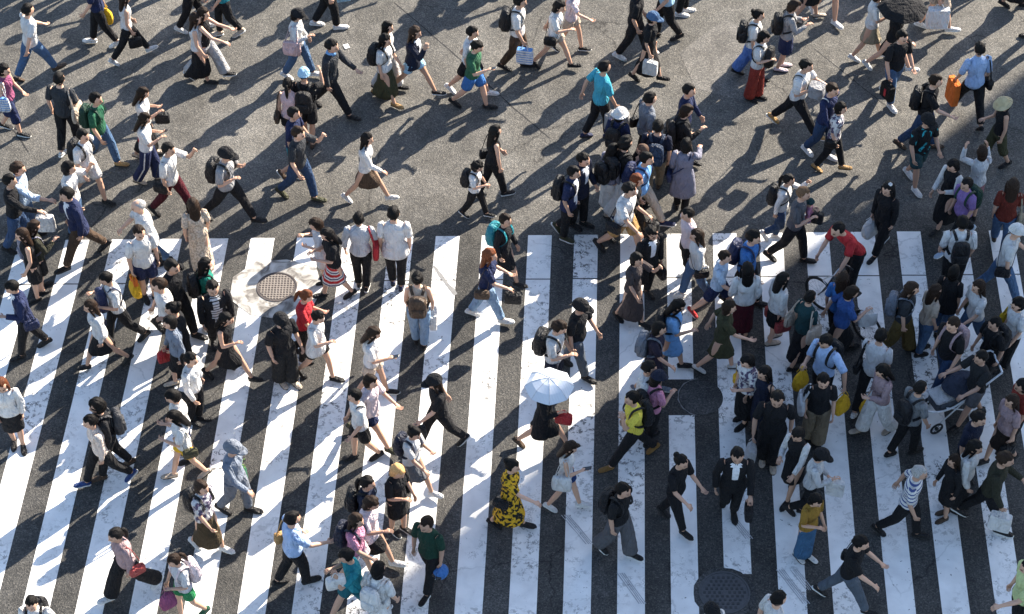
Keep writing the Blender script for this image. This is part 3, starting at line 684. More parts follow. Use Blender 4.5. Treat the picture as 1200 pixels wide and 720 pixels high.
            if t == 'l':
                mb = MB()
                for i in range(90):
                    a, rr_ = rnd.uniform(0, 6.28), rnd.uniform(0, .16); c_ = np.array((x + rr_ * math.cos(a), y + rr_ * math.sin(a) * .7, zt + rnd.uniform(-.03, .14))); d_ = np.array([rnd.uniform(-1, 1) for _ in range(3)]); d_ /= np.linalg.norm(d_); u_ = np.cross(d_, (0, 0, 1.)); u_ /= np.linalg.norm(u_) + 1e-6
                    mb.add([c_ - u_ * .014, c_ + d_ * .03 - u_ * .005, c_ + d_ * .055, c_ + d_ * .03 + u_ * .014], [(0, 1, 2, 3)])
                part('leaves', mb, 'leaf_green', smooth=False)
            if t != 'g2':
                for dy in (T * .3, -T * .3):
                    mb = MB(); mb.tube(smooth_path([(x - L * .22, y + dy, zt - .01), (x - L * .12, y + dy * .4, z - .02), (x, y, z + .012), (x + L * .12, y + dy * .4, z - .02), (x + L * .22, y + dy, zt - .01)]), [.006] * 17, 6); part('handle', mb)
    elif t == 'u':
        c = J['head']; x, y, z = c[0] + .02, c[1] + .0, c[2] + .26; base = np.array((x, y, z - .85)); n = 8; rad = .40 if cname == 'white' else .48; mb = MB(); v = [(x, y, z + .02)]
        lv = [(.35, -.012), (.7, -.075), (1.0, -.19)]
        for f, dz in lv:
            for i in range(n * 4):
                a = 2 * math.pi * i / (n * 4) + .25; sag = 1 - .075 * f * abs(math.sin((i % 4) / 4 * math.pi)); v.append((x + rad * f * sag * math.cos(a), y + rad * f * sag * math.sin(a), z + dz - .012 * f * abs(math.sin((i % 4) / 4 * math.pi))))
        m_ = n * 4; f_ = [(0, 1 + i, 1 + (i + 1) % m_) for i in range(m_)]
        for q in range(2):
            for i in range(m_): a0 = 1 + q * m_ + i; a1 = 1 + q * m_ + (i + 1) % m_; f_.append((a0, a0 + m_, a1 + m_, a1))
        k0 = len(v); v += [(p_[0], p_[1], p_[2] - .004) for p_ in v]; f_ += [tuple(k0 + i for i in q)[::-1] for q in f_]
        mb.add(v, f_); part('canopy', mb, 'umbrella_cloth' if cname == 'white' else 'plain', c=(.58, .62, .68) if cname == 'white' else None, smooth=False)
        mb = MB(); mb.tube([(x, y, z + .05), (x, y, z - .80)], [.006, .006], 8); part('shaft', mb, 'steel')
        mb = MB(); mb.tube([(x, y, z - .78), (x, y, z - .88)], [.014, .012], 8); part('handle', mb, 'rubber')
        for i in range(n):
            a = 2 * math.pi * i / n + .25; mb = MB(); mb.tube([(x + .02 * math.cos(a), y + .02 * math.sin(a), z + (.02 if cname == 'white' else -.004))] + [(x + rad * f * math.cos(a), y + rad * f * math.sin(a), z + dz + (.001 if cname == 'white' else -.012)) for f, dz in lv], [.003] * 4, 5); part('rib', mb, 'steel')
    r.location = rt_.matrix_basis @ Vector(base); r.rotation_euler = rt_.rotation_euler; r.scale = rt_.scale
    if t == 'u' and 'black dress' in look and place.startswith('under white'): pass
    return r
m, nt, p = new_mat('umbrella_cloth'); MATS['umbrella_cloth'] = m
oi = N(nt, 'ShaderNodeObjectInfo'); tc = N(nt, 'ShaderNodeTexCoord'); wv = N(nt, 'ShaderNodeTexWave', Scale=14.0); wv.wave_type = 'BANDS'; wv.bands_direction = 'X'; nt.links.new(tc.outputs['Object'], wv.inputs['Vector'])
f_ = ramp(nt, wv.outputs['Fac'], [(.55, 0), (.8, .18)]); nt.links.new(mixc(nt, f_, oi.outputs['Color'], (.15, .19, .30)), p.inputs['Base Color']); p.inputs['Roughness'].default_value = .75

def make_person(line):
    F = [q.strip() for q in line.split('|')]
    a = F[0].split(); foot = a[0] == 'F'
    if foot: a = a[1:]
    hx, hy, face, sx = float(a[0]), float(a[1]), float(a[2]), a[3]
    zoff = 0.
    if '@' in sx: sx, z_o = sx.split('@'); zoff = float(z_o)
    sex = sx[0]; Ht = float(sx[1:]) if len(sx) > 1 else (random.uniform(1.68, 1.76) if sex == 'm' else random.uniform(1.56, 1.64))
    legs, arms = F[1].split(); hs = F[2].split(); top, tcol = F[3].split(); bot, bcol = F[4].split(); sh = F[5]
    look, place = F[7], F[8]
    J = skeleton('m' if sex == 'm' else 'f', legs, arms, .62 if 'bicycle' in look else None, 0 if 'bicycle' in look else (vr := random.choice((0, 1, 2)))); kid = sex == 'c'
    if kid: J['hs'] = 1.18 if Ht > 1 else 1.35
    sc = Ht / 1.70; key = (J['sex'], legs, J['arms'], J.get('hs'), round(J['lean'], 2), round(float(J['hz']), 4), round(float(J['h1'][0]), 3))
    rz = R(face)
    if foot: g_ = at(hx, hy)
    else:
        P_ = at(hx, hy, zoff + (J['head'][2] + .01) * sc); o_ = J['head'][0] * sc; g_ = Vector((P_.x - math.cos(rz) * o_, P_.y - math.sin(rz) * o_, 0))
    g_.z = zoff
    art = 'toddler' if 'toddler' in look else 'person'
    lab = f"person in {look.replace(', toddler','').replace(', small child','')}, {place}" if not look.startswith('only') else f"person {place}"
    assert 4 <= len(lab.split()) <= 16, lab
    r = root('person', g_, rz, lab, 'person', 'people walking over the scramble crossing', sc)
    wf = random.uniform(.98, 1.13) if sex == 'm' else random.uniform(.96, 1.08); r.scale = (sc * wf, sc * wf, sc)
    bo = link('body', body_data(J, ('body',) + key), r, jit((.50, .30, .21), .18))
    # lower garment
    hz = J['hz']; jeans = bcol in ('denim', 'dkdenim', 'ltdenim', 'greydenim'); bc = jit(PAL[bcol]); mb = MB()
    bn, bmat = 'trousers', 'plain'
    if bot in ('jeans', 'slim', 'wide', 'stripes', 'shorts', 'crop'):
        torso(mb, J, -.09, .12, .008 + (.004 if bot == 'wide' else 0))
        pr = {'jeans': (.108, .102, .080, .076, .066), 'slim': (.106, .099, .077, .073, .063), 'wide': (.112, .112, .108, .112, .118), 'stripes': (.112, .110, .102, .105, .108), 'shorts': (.108, .108, .10, .1, .1), 'crop': (.102, .098, .09, .09, .09)}[bot]
        for sd_ in (1, -1): leg_tube(mb, J, sd_, pr, {'shorts': .78 if J['sex'] == 'm' else .55, 'crop': 1.3, 'wide': 1.93, 'stripes': 1.92}.get(bot, 1.90))
        bn = 'shorts' if bot == 'shorts' else 'trousers'
    else:
        hem = {'skirt': -.40, 'skirtlong': -.68, 'maxi': -.78, 'lace': -.76, 'fskirt': -.66, 'rskirt': -.44}[bot]; wd = {'skirt': .02, 'skirtlong': .025, 'maxi': .0, 'lace': .04, 'fskirt': .05, 'rskirt': .05}[bot]
        mb = skirt_mb(J, .14, hem, wd, .035); bn = 'skirt'; bmat = {'lace': 'lace', 'fskirt': 'floral', 'rskirt': 'redstripe'}.get(bot, 'plain')
    link(bn, mb.data(bn, [bmat]), r, bc)
    # upper garment
    tc_ = jit(PAL[tcol]); mb = MB(); nm = 'shirt'; mats = ['plain']
    pat = {'print': 'print', 'print2': 'print2', 'hstripe': 'hstripe', 'floral': 'floral', 'lace': 'lace'}
    if top in pat: mats = [pat[top]]
    if tcol == 'cream' : mats = ['lace']
    ease, hem, slv, sr = .022, -.07, .78, (.067, .066, .064, .064, .06)
    if top == 'tank': slv, ease, hem = 0, .011, -.02
    elif top == 'long': slv, sr, ease, hem = 1.95, (.066, .06, .054, .05, .04), .02, -.06
    elif top == 'blouse': slv, sr, ease, hem = 1.9, (.07, .07, .072, .07, .045), .024, -.02
    elif top == 'loose': slv, sr, ease, hem = .8, (.067, .067, .068, .07, .07), .034, -.14
    elif top == 'shirt': slv, sr, ease, hem = .95 if random.random() < .5 else 1.5, (.068, .064, .06, .056, .05), .022, -.06
    elif top in ('blazer', 'cardi'): slv, sr, ease, hem, nm = 1.93, (.068, .062, .056, .054, .046), .028, -.13, 'jacket'
    elif top == 'openshirt': slv, sr, ease, hem = .8, (.068, .066, .064, .07, .07), .028, -.10
    elif top == 'coat': slv, sr, ease, hem, nm = 1.9, (.074, .068, .062, .058, .05), .032, -.42, 'coat'
    elif top == 'vest': slv, sr, ease, hem, nm = 0, None, .02, -.05, 'vest'
    torso(mb, J, hem, .545, ease, flare=.10 if top in ('coat', 'loose') else .05, n=24, ripple=.05)
    if top in ('blazer', 'openshirt', 'cardi'):
        e = MB(); 
        for i in range(12): pass
        mats = ['plain', 'whitestripe' if top == 'cardi' else 'inner_white']
        fc = mb.f; vv = np.concatenate(mb.v)
        for i, q in enumerate(fc):
            if len(q) == 4:
                cc = vv[list(q)].mean(0); dz_ = cc[2] - hz
                lim = .055 if top != 'blazer' else max(.0, (dz_ - .12) * .16)
                if cc[0] > dz_ * J['lean'] and abs(cc[1]) < lim + .01 and dz_ > (.10 if top == 'blazer' else -.02): mb.m[i] = 1
    if slv:
        for sd_ in (1, -1): arm_tube(mb, J, sd_, sr, slv)
    if top in ('shirt', 'openshirt', 'blazer'): mb.tube([(.52 * J['lean'], 0, hz + .525), (.55 * J['lean'], 0, hz + .575)], [(.072, .078), (.058, .062)], 14, ref=(0, 1, 0))
    up = link(nm, mb.data(nm, mats), r, tc_)
    if top == 'vest':
        mb = MB()
        for sd_ in (1, -1): arm_tube(mb, J, sd_, (.064, .058, .052, .048, .038), 1.9)
        link('sleeves', mb.data('sleeves', ['plain']), r, PAL['white'])
    # shoes
    wh = sh.endswith('*'); sc_ = jit(PAL[sh.strip('*')])
    for sd_ in (1, -1): link('shoe', shoe_data(J, sd_, False, wh, ('shoe', sd_, wh) + key), r, sc_)
    # hair, hat
    st, hc = hs[0], hs[1]; fem = J['sex'] == 'f'
    base_style = {'cap': 'bb' if (fem and not kid) else 'cap', 'capn': 'lg', 'hat': 'bb', 'flower': 'lg'}.get(st, st)
    hcol = HAIR.get(hc, HAIR['k'] if st != 'capn' else HAIR['n'])
    link('hair', hair_data(base_style, J, ('hair', base_style) + key), r, jit(hcol, .3))
    if st in ('cap', 'capn', 'hat'):
        mb = hat_data('cap' if st != 'hat' else 'hat', J); link('hat', mb.data('hat', ['plain']), r, PAL[hc])
    if st == 'flower':
        mb = MB()
        for i in range(7): a_ = i * .9; mb.ball((-.01 + .022 * math.cos(a_) * (i > 0), .03 + .022 * math.sin(a_) * (i > 0), .133), (.018, .018, .012), 8, 5)
        e = MB(); e.add(rot_head(np.concatenate(mb.v), J), mb.f); link('hair_flower', e.data('hair_flower', ['plain']), r, PAL['white'])
    if 'blue collar' in look:
        mb = MB(); mb.tube([(.52 * J['lean'], 0, hz + .515), (.56 * J['lean'], 0, hz + .58)], [(.085, .09), (.062, .066)], 14); link('scarf', mb.data('scarf', ['plain']), r, PAL['blue2'])
    if bot == 'stripes':
        for sd_ in (1, -1):
            hip, kn, an = J[sd_][:3]; mb = MB(); o2 = np.array((0, sd_ * .112, 0)); mb.tube([hip + o2, kn + o2 * .95, lerp(kn, an, .9) + o2 * .97], [(.004, .014)] * 3, 6); link('side_stripe', mb.data('side_stripe', ['plain']), r, PAL['white'])
    for b_ in [q for q in F[6].split(',') if q.strip()]:
        code, cn = b_.split(); make_bag(code, cn, J, r, sc, look, place)
    # a phone in the hand of those who look at one
    if 'p' in arms and 'phone' in look + place:
        sd_ = 1 if arms[0] == 'p' else -1; h_ = J['h%d' % sd_]; mb = MB(); mb.box((0, 0, 0), (.145, .07, .009), bev=.006)
        o = link('phone', mb.data('phone', ['phone_glass'], False)); o.location = r.matrix_basis @ Vector(h_ + np.array((.03, 0, .02))); o.rotation_euler = (0, R(-25), rz)
        o['label'] = ' '.join(f"dark phone in the hand of person in {look}, {place}".replace(', holding phone', '').split()[:16]); o['category'] = 'phone'
    return r
PEOPLE = """
32 12 38 m | B .. | sh k | tee white | jeans denim | brown | | white tee and blue jeans | striding at top left corner
F 122 53 185 m | b .. | sh k | tee navy | slim black | white* | vR yellow | black trousers, head cut off | left of two at top edge
146 -2 20 f | A dd | lg n | tank white | slim black | white* | hR black | white sleeveless top, black trousers | at top edge
4 82 -10 f | b .. | bb k | tank magenta | crop navy | black* | tR stripe | magenta top with striped tote | at left edge
69 93 75 m | b d. | sh k | tee charcoal | slim black | white* | tR beige | black top and black trousers | walking away near left edge
112 116 -15 m | A .d | sh k | tee green | jeans denim | tan | bp dkgreen | dark green polo and jeans | near top left
166 109 0 f | a pp | lg n | tee white | skirtlong black | beige | hR black | white top | behind the striped navy trousers
168 139 0 f | a pp | lg n | tee white | stripes navy | beige | sL red | white tee, navy side striped trousers | holding a phone
97 159 -30 m | A .d | sh k | tee white | shorts white | black | bp black | white tee and white shorts | striding on the left
80 197 0 f1.66 | s hd | bb k | shirt white | jeans denim | black | sR navy | white shirt raising a hand | behind the navy blazer
79 228 212 m | A dd | sh k | blazer navy | slim brown | black | | navy blazer and grey brown trousers | stepping onto the crossing
20 198 0 m | s .e | sh n | shirt paleblue | jeans denim | black | | pale blue shirt, one arm out | near left edge
11 212 0 m | a .e | sh k | long black | jeans dkdenim | black | pR white | black jacket with white carrier | at left edge
238 16 -10 f1.66 | A ee | lg n | tank black | wide ltgrey | black* | | black top and wide grey trousers | near top edge
229 22 0 f | b dd | lg n | tank white | skirtlong black | black | | long black skirt and heels | behind wide grey trousers
F 228 36 0 f | a .. | lg n | long black | slim black | white* | | black clothes, head cut off | at top edge above grey trousers
F 266 42 200 m | b .. | sh k | tee teal | slim black | beige* | sR navy | teal top, head cut off | at top edge
347 17 -10 f | a dp | cap black | long white | jeans denim | white* | tR palepink | white blouse and black cap | with pink tote
F 387 32 10 m | b .. | sh k | tee black | slim black | white* | pL ltblue | black trousers, pale blue bag | cut by top edge
388 54 -20 m | B .d | sh k | long charcoal | slim black | black | | dark jacket with blue collar | striding in upper left
356 88 85 m | s .h | cap ltblue | tee black | shorts black | brown | bp black | black tee with one fist raised | seen from behind
337 99 85 f | s dd | pt k | tank palepink | shorts black | black | sL brown | pink camisole and dark shorts | beside raised fist
344 133 -15 m | C .d | sh k | tee navy | shorts teal | brown* | | navy tee and teal shorts | behind grey tee
349 156 -25 m | A hd | sh n | tee charcoal | slim dkdenim | olive | | charcoal tee and dark jeans | hand raised to face
264 181 -20 m | A ss | cap black | tee grey | slim black | black | bp black | grey tee and dark cap | striding left of centre top
197 175 -20 m | A hd | sh k | tee white | slim maroon | black | sR black | white tee and maroon trousers | striding on the left
454 32 -15 f | a .d | lg k | long white | stripes ltgrey | black | | white sleeves, long black hair | behind dark olive skirt
451 47 -25 f | b .d | lg k | tee white | skirtlong olive | tan | bp black | white tee and long olive skirt | upper left of centre
486 38 -20 f | A .h | lg n | blazer dknavy | shorts ltblue | black* | | dark vest and pale denim shorts | in long stride
553 38 -20 m1.6 | A .d | sh k | tee white | shorts black | white* | | white tee and black shorts | behind green tee
557 54 -20 m1.6 | A .p | sh k | tee green2 | shorts blue | black | | green tee and bright blue shorts | holding phone
609 2 -10 m | a dd | sh k | tee white | slim brown | black | bp black, pR bluestripe | white tee with blue striped carrier | at top edge
654 7 -15 f | A .p | bb k | tee white | shorts beige | black | xR black | white tee, short hair, beige shorts | at top edge
674 -12 -15 f | A .. | bb n | tee pinkwhite | shorts beige | black* | | pale pink top, head cut off | at top edge
F 742 68 -5 m | a dd | sh k | tee black | slim black | white* | | black tee and trousers, head cut off | at top edge
765 21 -20 f | a .g | cap denim | tee black | skirtlong black | black | pR white | blue cap and long black skirt | with white paper carrier
F 778 45 190 m | b .. | sh k | tee ltblue | slim black | black | | pale blue tee, black trousers | cut by top edge
708 79 25 m | b bg | sh k | tee cyan | slim black | navy | gR grey | bright cyan tee | in upper centre
F 800 16 0 m | s .. | sh k | tee black | slim black | white* | | black trousers, only legs seen | at top edge
726 134 60 f | a dd | hat white | shirt navy | skirt black | beige | bp black | white sun hat and navy plaid shirt | beside cyan tee
733 168 30 f1.68 | a ds | cu k | tee black | wide white | beige | bp black | curly black hair and white trousers | below white sun hat
718 176 40 f1.55 | s dd | lg k | long lavgrey | skirtlong white | beige | bp black | grey top | between white hat and curly hair
761 116 20 m | a dd | sh k | shirt greyblue | slim black | black | sL black | grey blue shirt | right of white sun hat
771 149 80 m | b .d | sh k | tee dknavy | slim khaki | brown | bp dkblue | dark tee and khaki trousers | seen from behind
753 176 180 f1.5 | s dd | lg brown2 | tee black | slim black | black | | black top, light brown hair | half hidden behind pale blue tee
757 186 -20 m | A .d | sh k | tee blue2 | slim beige | navy* | bp navy | pale blue tee and beige chinos | upper right of centre
804 170 80 f | s de | bb k | coat lavgrey | slim black | black | xL navy | long lavender grey coat | seen from behind
803 130 10 f1.66 | b .p | bb n | long black | skirtlong black | black | bp black | black coat and backpack | above the lavender coat
807 106 -20 m | b .. | sh k | long navy | slim black | black | | navy jacket | behind black coat, upper right
683 187 -35 m | s d. | sh k | blazer dknavy | slim black | black | | dark suit and white shirt | behind navy short sleeves
672 202 -20 m | D .d | sh k | openshirt navy | slim black | olive* | bp black | navy open shirt over white | at centre top
737 222 -35 m | A bf | sh k | tee white | shorts camel | black | xR black | white tee and camel shorts | right of centre
746 211 -20 f | A .f | lg r | tee black | slim black | black | hR black | reddish hair and black clothes | behind camel shorts
764 273 -60 m | C dd | cu k | blazer black | slim black | black | hL black | black jacket, white tee, curly hair | right of centre
806 251 200 m1.66 | D .b | sh k | tee pinkwhite | slim black | white* | hR black | pale pink tee, arm swung back | on the zebra top
817 276 190 f | b dd | lg n | long white | jeans denim | white* | xL black | white blouse and jeans, black strap | walking left
888 18 -10 f | b dd | bn k | tee white | wide blue3 | black | bp black | round black backpack and blue trousers | upper right
894 43 -25 f | s dp | bb k | tee white | wide redbrown | black | bf black | white tee and brick red trousers | upper right
929 7 0 f | s pp | bb n | long grey | skirt navy | pinkwhite | bp black | grey hoodie and navy skirt | at top edge
F 945 24 0 f | a .. | lg k | tee white | skirt black | beige | | black skirt, only legs seen | at top edge
F 966 24 -60 m | a .. | sh k | tee white | shorts black | white* | | bare leg and white shoe | only leg seen
944 77 -25 m | B .s | sh k | tee white | slim black | tan* | xL black, bR grey | white tee carrying a grey bundle | upper right
975 105 -40 m | a .. | sh n | long navy | jeans dkdenim | white* | xL white | navy jacket and jeans | beside patterned tee
985 127 -15 f | a .d | bb k | print white | slim black | tan | xR black | patterned white tee, black trousers | upper right
1030 -6 -5 f | a pp | bb n | tee white | skirt khaki2 | white* | | white tee and khaki skirt | at top edge
1056 12 -20 f | A .. | bb k | tee black | skirt black | white* | ub black | black dress | under black umbrella
1057 43 -60 m | b .g | sh k | tee black | jeans denim | white* | pR blackred | black tee, jeans, face covered by hand | upper right
F 1095 36 0 m | b .. | sh k | tee white | shorts beige | white* | pR bigwhite | beige shorts and big white bag | cut by top edge
1148 58 105 m | A gd | sh k | shirt skyblue | slim black | black | qL orange, sR black | sky blue shirt and black trousers | seen from behind
1096 95 -15 m | A .f | sh n | tee black | jeans dkdenim | brown | bp black | black tee and dark jeans | in very long stride
1087 141 -60 m | b .d | cap black | print2 black | shorts greyteal | white* | | black cap and teal print tee | right of shadow edge
1177 121 190 f | b dp | hat straw | tank black | crop olive | black | | straw hat and black sleeveless tunic | in upper right shade
1151 178 100 f | s hh | bb n | long white2 | skirt mauve | black | | white blouse with both arms raised | near right edge
1118 193 215 f | a p. | bb k | vest black | skirtlong black | black | | black vest and long black skirt | beside purple tee
1133 216 215 f1.62 | A dd | sh k | tee purple | slim black | paleblue* | bp dkgreen | purple tee | near right edge
1187 217 80 f | a .. | lg n | tee rust | jeans denim | brown | sR khaki2 | rust brown top and jeans | at right edge
1041 221 225 f | a dd | flower k | long black | slim black | black* | wR white | black coat with white hair flower | right of bicycle
924 211 -20 f | C h. | pt k | long white | jeans dkdenim | white* | bp black | white shirt, one hand to brow | above the bicycle
941 227 -20 m | A ss | sh ltbrown | tee grey3 | slim black | black | hL black | grey tee carrying a child | above the bicycle
430 163 -10 f | A .f | lg k | long white | skirt brown | white* | sL black | white blouse and brown pleated skirt | upper left of centre
580 154 20 f | b .g | lg k | tank black | slim black | black* | sL black | black sleeveless top | holding a child's hand
558 195 -20 c1.28 | a gp | cu k | tee white | slim black | black* | bp black | white tee, small child | with red ball
592 258 -30 f1.64 | a dd | sh n | long black | skirt black | black | bp teal | black clothes and teal backpack | at centre
573 299 -5 f | b .f | lg r | tee navy | jeans ltdenim | white* | sR brown, hR black | red brown hair and light jeans | at centre
420 257 90 m1.64 | s gg | sh k | shirt greywhite | slim black | black* | tR red | pale shirt with red tote | seen from behind
461 251 90 m1.74 | s dd | sh k | loose white | slim black | navy | | loose white tee and black trousers | seen from behind
372 263 190 c1.45 | s pp | bb n | loose greywhite | skirt white | black | | pale grey shirt, half hidden | left of striped skirt
385 274 200 f | b pp | lg k | tee black | rskirt red | black | | black top and red striped skirt | above the left manhole
226 240 110 f | a dd | lg n | tee cream | lace cream | beige | | long cream lace dress | left of left manhole
163 241 205 m | a d. | bd w | loose white | jeans denim | black | hL black | white shirt and thinning white hair | on the left
163 272 -60 m | s dg | sh n | tee white | shorts navy | black | vR yellow, oR orange | white tee with orange and yellow bags | on the left
38 266 30 f | s dp | lg n | long olive3 | skirt black | black | bp lavgrey | dark olive jacket and black skirt | by left edge
26 275 200 f | s dd | lg n | tank black | skirt black | black | | black sleeveless dress | left of dark olive jacket
16 336 205 m | a pd | sh k | blazer navy | slim black | black | sL navy, kR black | navy blazer with closed umbrella | at left edge
106 359 205 f | B dd | lg n | long white2 | skirt black | black | sR navy | white blouse and black skirt | walking left
126 326 205 m | B pp | sh k | tee white | slim black | black | bf navy | white tee with pack on chest | walking left
187 334 205 m | s dd | sh n | tee white | slim black | black | | white tee and black trousers | left of black tee
201 312 -30 m1.78 | A .d | sh k | tee black | slim black | black | | black tee and trousers | below the yellow bag
203 362 190 m1.62 | s .s | bn k | tee black | skirt black | black | | black blouse and bun | between black and grey tops
199 378 205 f1.62 | b dd | bb k | long bluegrey | skirt black | beige | hR red | blue grey blouse and black skirt | on the left
223 421 -20 m1.62 | s dd | pt k | long white | slim black | black | sR black | long white shirt and black trousers | left of centre
204 464 200 f1.62 | s p. | bb k | tee white | shorts navy | black | | white tee and navy shorts | behind yellow shorts
206 488 200 f1.58 | b pd | lg k | tee white | shorts yellow | beige | sL olive | yellow shorts and long black hair | on the left
240 310 20 f1.58 | s dd | lg k | tee green3 | jeans ltdenim | white* | bp black | green top and long black hair | left of manhole
249 337 -70 m | a dd | sh k | cardi black | slim black | black | | black cardigan over striped tee | left of manhole
263 373 -20 f | A .p | lg k | tank black | skirt black | black | | black sleeveless dress | in stride left of centre
329 375 -50 m1.64 | s d. | cap black | tee black | wide black2 | beige | | black cap and baggy black clothes | below manhole
357 347 -10 f | D p. | pt r | tee redtop | slim black | black | sL black | red top and auburn ponytail | right of left manhole
371 371 -25 f1.64 | A .p | sh k | loose white | shorts black | black | | long white tee and black shorts | left of centre
489 327 90 f1.62 | s dg | bn k | tank beige | jeans ltdenim | black | bp brown, pR white | beige top and small brown backpack | seen from behind
436 390 -10 f | a .p | lg n | tee white | shorts beige | black* | sL black | white blouse, beige shorts, phone | left of centre
434 447 -25 f | B .. | bb n | loose pinkwhite | shorts navy | olive | | pale top and navy shorts | left of centre
416 464 200 m1.64 | b .d | sh k | tee white | shorts black | black | xR black | white tee, black shorts, black socks | walking left
509 447 200 m | B f. | capn black | tee black | slim black | black* | hL black | black tee and cap | striding left at centre
484 507 -30 f1.58 | A pf | bn k | tee white | skirt grey2 | white* | bp dknavy | white school shirt and grey skirt | lower centre
465 551 -40 f | s .p | bb y | tee black | skirt black | black* | sL black | blonde bob and black clothes | lower left of centre
430 566 -10 f | s .. | pt k | tee dknavy | skirt black | black | bp black | navy top and black ponytail | above pink tees
433 589 -20 f | A .p | bb n | loose pinkwhite | skirt black | white* | | pale pink top and black skirt | beside pink backpack strap
417 610 -20 f | a .f | lg n | tee pink | shorts pinkwhite | white* | bp dknavy | pink tee, navy backpack | lower left
408 651 200 m | B hp | sh k | tee teal | shorts teal2 | black* | hL white | teal tee and teal shorts | at bottom edge
443 668 60 f | s d. | bb k | tee white | skirt white | black | bp white | white clothes and white backpack | at bottom edge
500 614 235 m | a dg | sh n | tee dkgreen | slim black | black* | eL blue | dark green and black tee | holding blue helmet
600 546 -20 f | a .e | bn k | floral yellow | fskirt yellow | black | sR black | yellow floral dress | holding out a phone
667 524 -10 f | a .p | lg n | tank white | shorts cobalt | white* | tR white | white top and blue shorts | holding phone
642 455 -15 f1.56 | A .p | bb k | coat black | skirt black | brown | uw white, hR red | black dress | under white umbrella
653 383 -20 m1.68 | s .p | sh n | tee white | jeans dknavy | black | bp black | white tee | beside black hat, above umbrella
680 359 -30 m | b .d | cap black | tee black | jeans greydenim | black | | black cap, black tee, grey jeans | above white umbrella
746 304 -40 f1.64 | a h. | bb k | tee taupe | skirtlong taupe | black | | long taupe dress | hand to face, right of centre
793 358 -10 f | a .p | lg k | tee blue2 | skirt blue2 | black | bp black | light blue dress | below the taupe dress
772 385 -15 f | a .. | bb k | tee dkplum | skirt dkplum | greyblue* | bp greyblue | dark plum dress | below light blue dress
760 431 -10 m1.62 | s .. | sh k | loose white | slim black | black | | loose white shirt | above yellow tee
769 443 30 f1.6 | s .p | cap dknavy | tee pink | slim black | black | bp black | pink sleeves and black overalls | above yellow tee
741 467 200 m | A hd | sh k | tee lemon | slim black | tan2 | bp black | yellow tee and black trousers | right of centre
798 541 -40 m1.66 | b .f | bn k | tee black | slim black | black | | black tee and sandals | lower right of centre
864 533 268 m | C .g | sh k | blazer black | slim black | black | hL black | black suit and white shirt | walking to camera
730 574 -35 m | a .d | sh k | tee black | wide grey4 | black* | bp black | black tee and grey trousers | lower centre right
936 508 230 f | a fp | bb k | vest black | skirt black | black | | black pinafore over white sleeves | lower right
961 533 -15 f1.62 | C .p | cap black | long white2 | slim black | black | pR white | white jacket and black cap | above mustard top
955 585 -50 f | s .p | bb k | tee mustard | maxi blue4 | white | | mustard top and long blue skirt | lower right
911 467 262 m1.76 | s dg | sh k | tee black | wide black | beige | vR ltgrey | loose black tee and wide black trousers | right of centre
896 437 215 f | s dd | lg k | tank dknavy | skirtlong dknavy | black | sL black | dark navy sleeveless dress | behind black clothes
877 422 215 f | s p. | bb k | print white | skirtlong black | black | sR yellow | patterned white top and black skirt | right of large round cover
854 360 -5 f | A .f | bb n | tee olive | skirt olive | white | | olive top and shorts | right of centre
849 301 -20 m1.62 | A .. | sh n | tee paleblue | shorts navy | red* | | pale tee, navy shorts, red sneakers | right of centre
882 278 -25 m | a .. | sh k | tee blue | slim black | black | bp navy | blue tee and backpack | above white blouse
876 316 95 f | s .. | lg k | blouse white | skirtlong maroon | black | | white blouse and long maroon skirt | from behind
917 327 20 f | s dd | lg k | blouse white | skirt black | beige | hL red2, hR red2 | white blouse with two red bags | from behind
949 349 40 f | a dd | sh k | tee dkteal | skirtlong black | black | tL beige, tR beige | dark tee with two beige totes | right of centre
988 326 70 f1.56 | a .. | lg n | tee blue | slim black | brown | | blue top and brown hair | right of bicycle wheel
996 343 10 f1.58 | A .p | bb n | tee bluedark | skirtlong black | black | pR white | blue print top and white bag | below the red tee
984 268 215 m1.74 | s ww | sh k | tee red | slim black | black | | red tee pushing a bicycle | on the right
969 399 222 m | s op | sh k | shirt skyblue | slim black | black | bp black, vR yellow, vL yellow | pale blue shirt with two yellow bags | right of centre
965 446 268 f1.64 | s d. | bb k | tee black | wide khaki | black | tR greywhite | black tee and khaki trousers | facing camera
1032 394 60 m | B .d | sh k | tee greywhite | slim black | white* | sL black | off white tee and black trousers | right side
1036 434 200 f | b pd | lg k | long pinkgrey | wide white | beige | vR yellow | dusty pink top and white trousers | right side
1068 338 -15 f | a .d | lg n | tee charcoal | wide olive2 | black | bp greyblue | charcoal top and backpack | on the right
1128 262 90 m | s dd | sh k | shirt white | slim black | black | bp black | white shirt and black backpack | from behind, right side
1118 319 60 f1.62 | s dd | bb k | loose black | jeans denim | black | | loose black top and jeans | right side
1096 341 20 f1.56 | s .. | lg n | tee beige | jeans denim | black | | beige top and brown hair | behind loose black top
1147 336 200 f | B .d | lg n | tee white | jeans denim | black | sR olive | white tee, long brown hair, jeans | right side
1191 271 -10 m | B .d | cap white | tee white | jeans denim | white* | xR black | white cap and white tee | at right edge
1193 357 200 f | s d. | cu k | tee white2 | slim black | black | tR mustard2 | wavy hair and white top | at right edge
1166 379 205 m1.6 | s .. | sh k | tee black | slim black | black | bp black | black top and dark backpack | near right edge
1117 380 215 m | a dd | sh n | tee black | jeans dkdenim | black | bp pinkgrey | black tee and pink grey backpack | right side
1150 419 205 m1.68 | a fe | sh k | tee black2 | shorts grey4 | black | | black tee, grey shorts, pushing pram | on the right
1078 455 30 m1.66 | b .d | sh k | tee grey5 | slim black | black | bp black | grey tee and black backpack | left of the pram
1146 490 -40 m1.66 | s dd | sh k | tee dknavy | slim black | black | | dark navy tee | below the pram
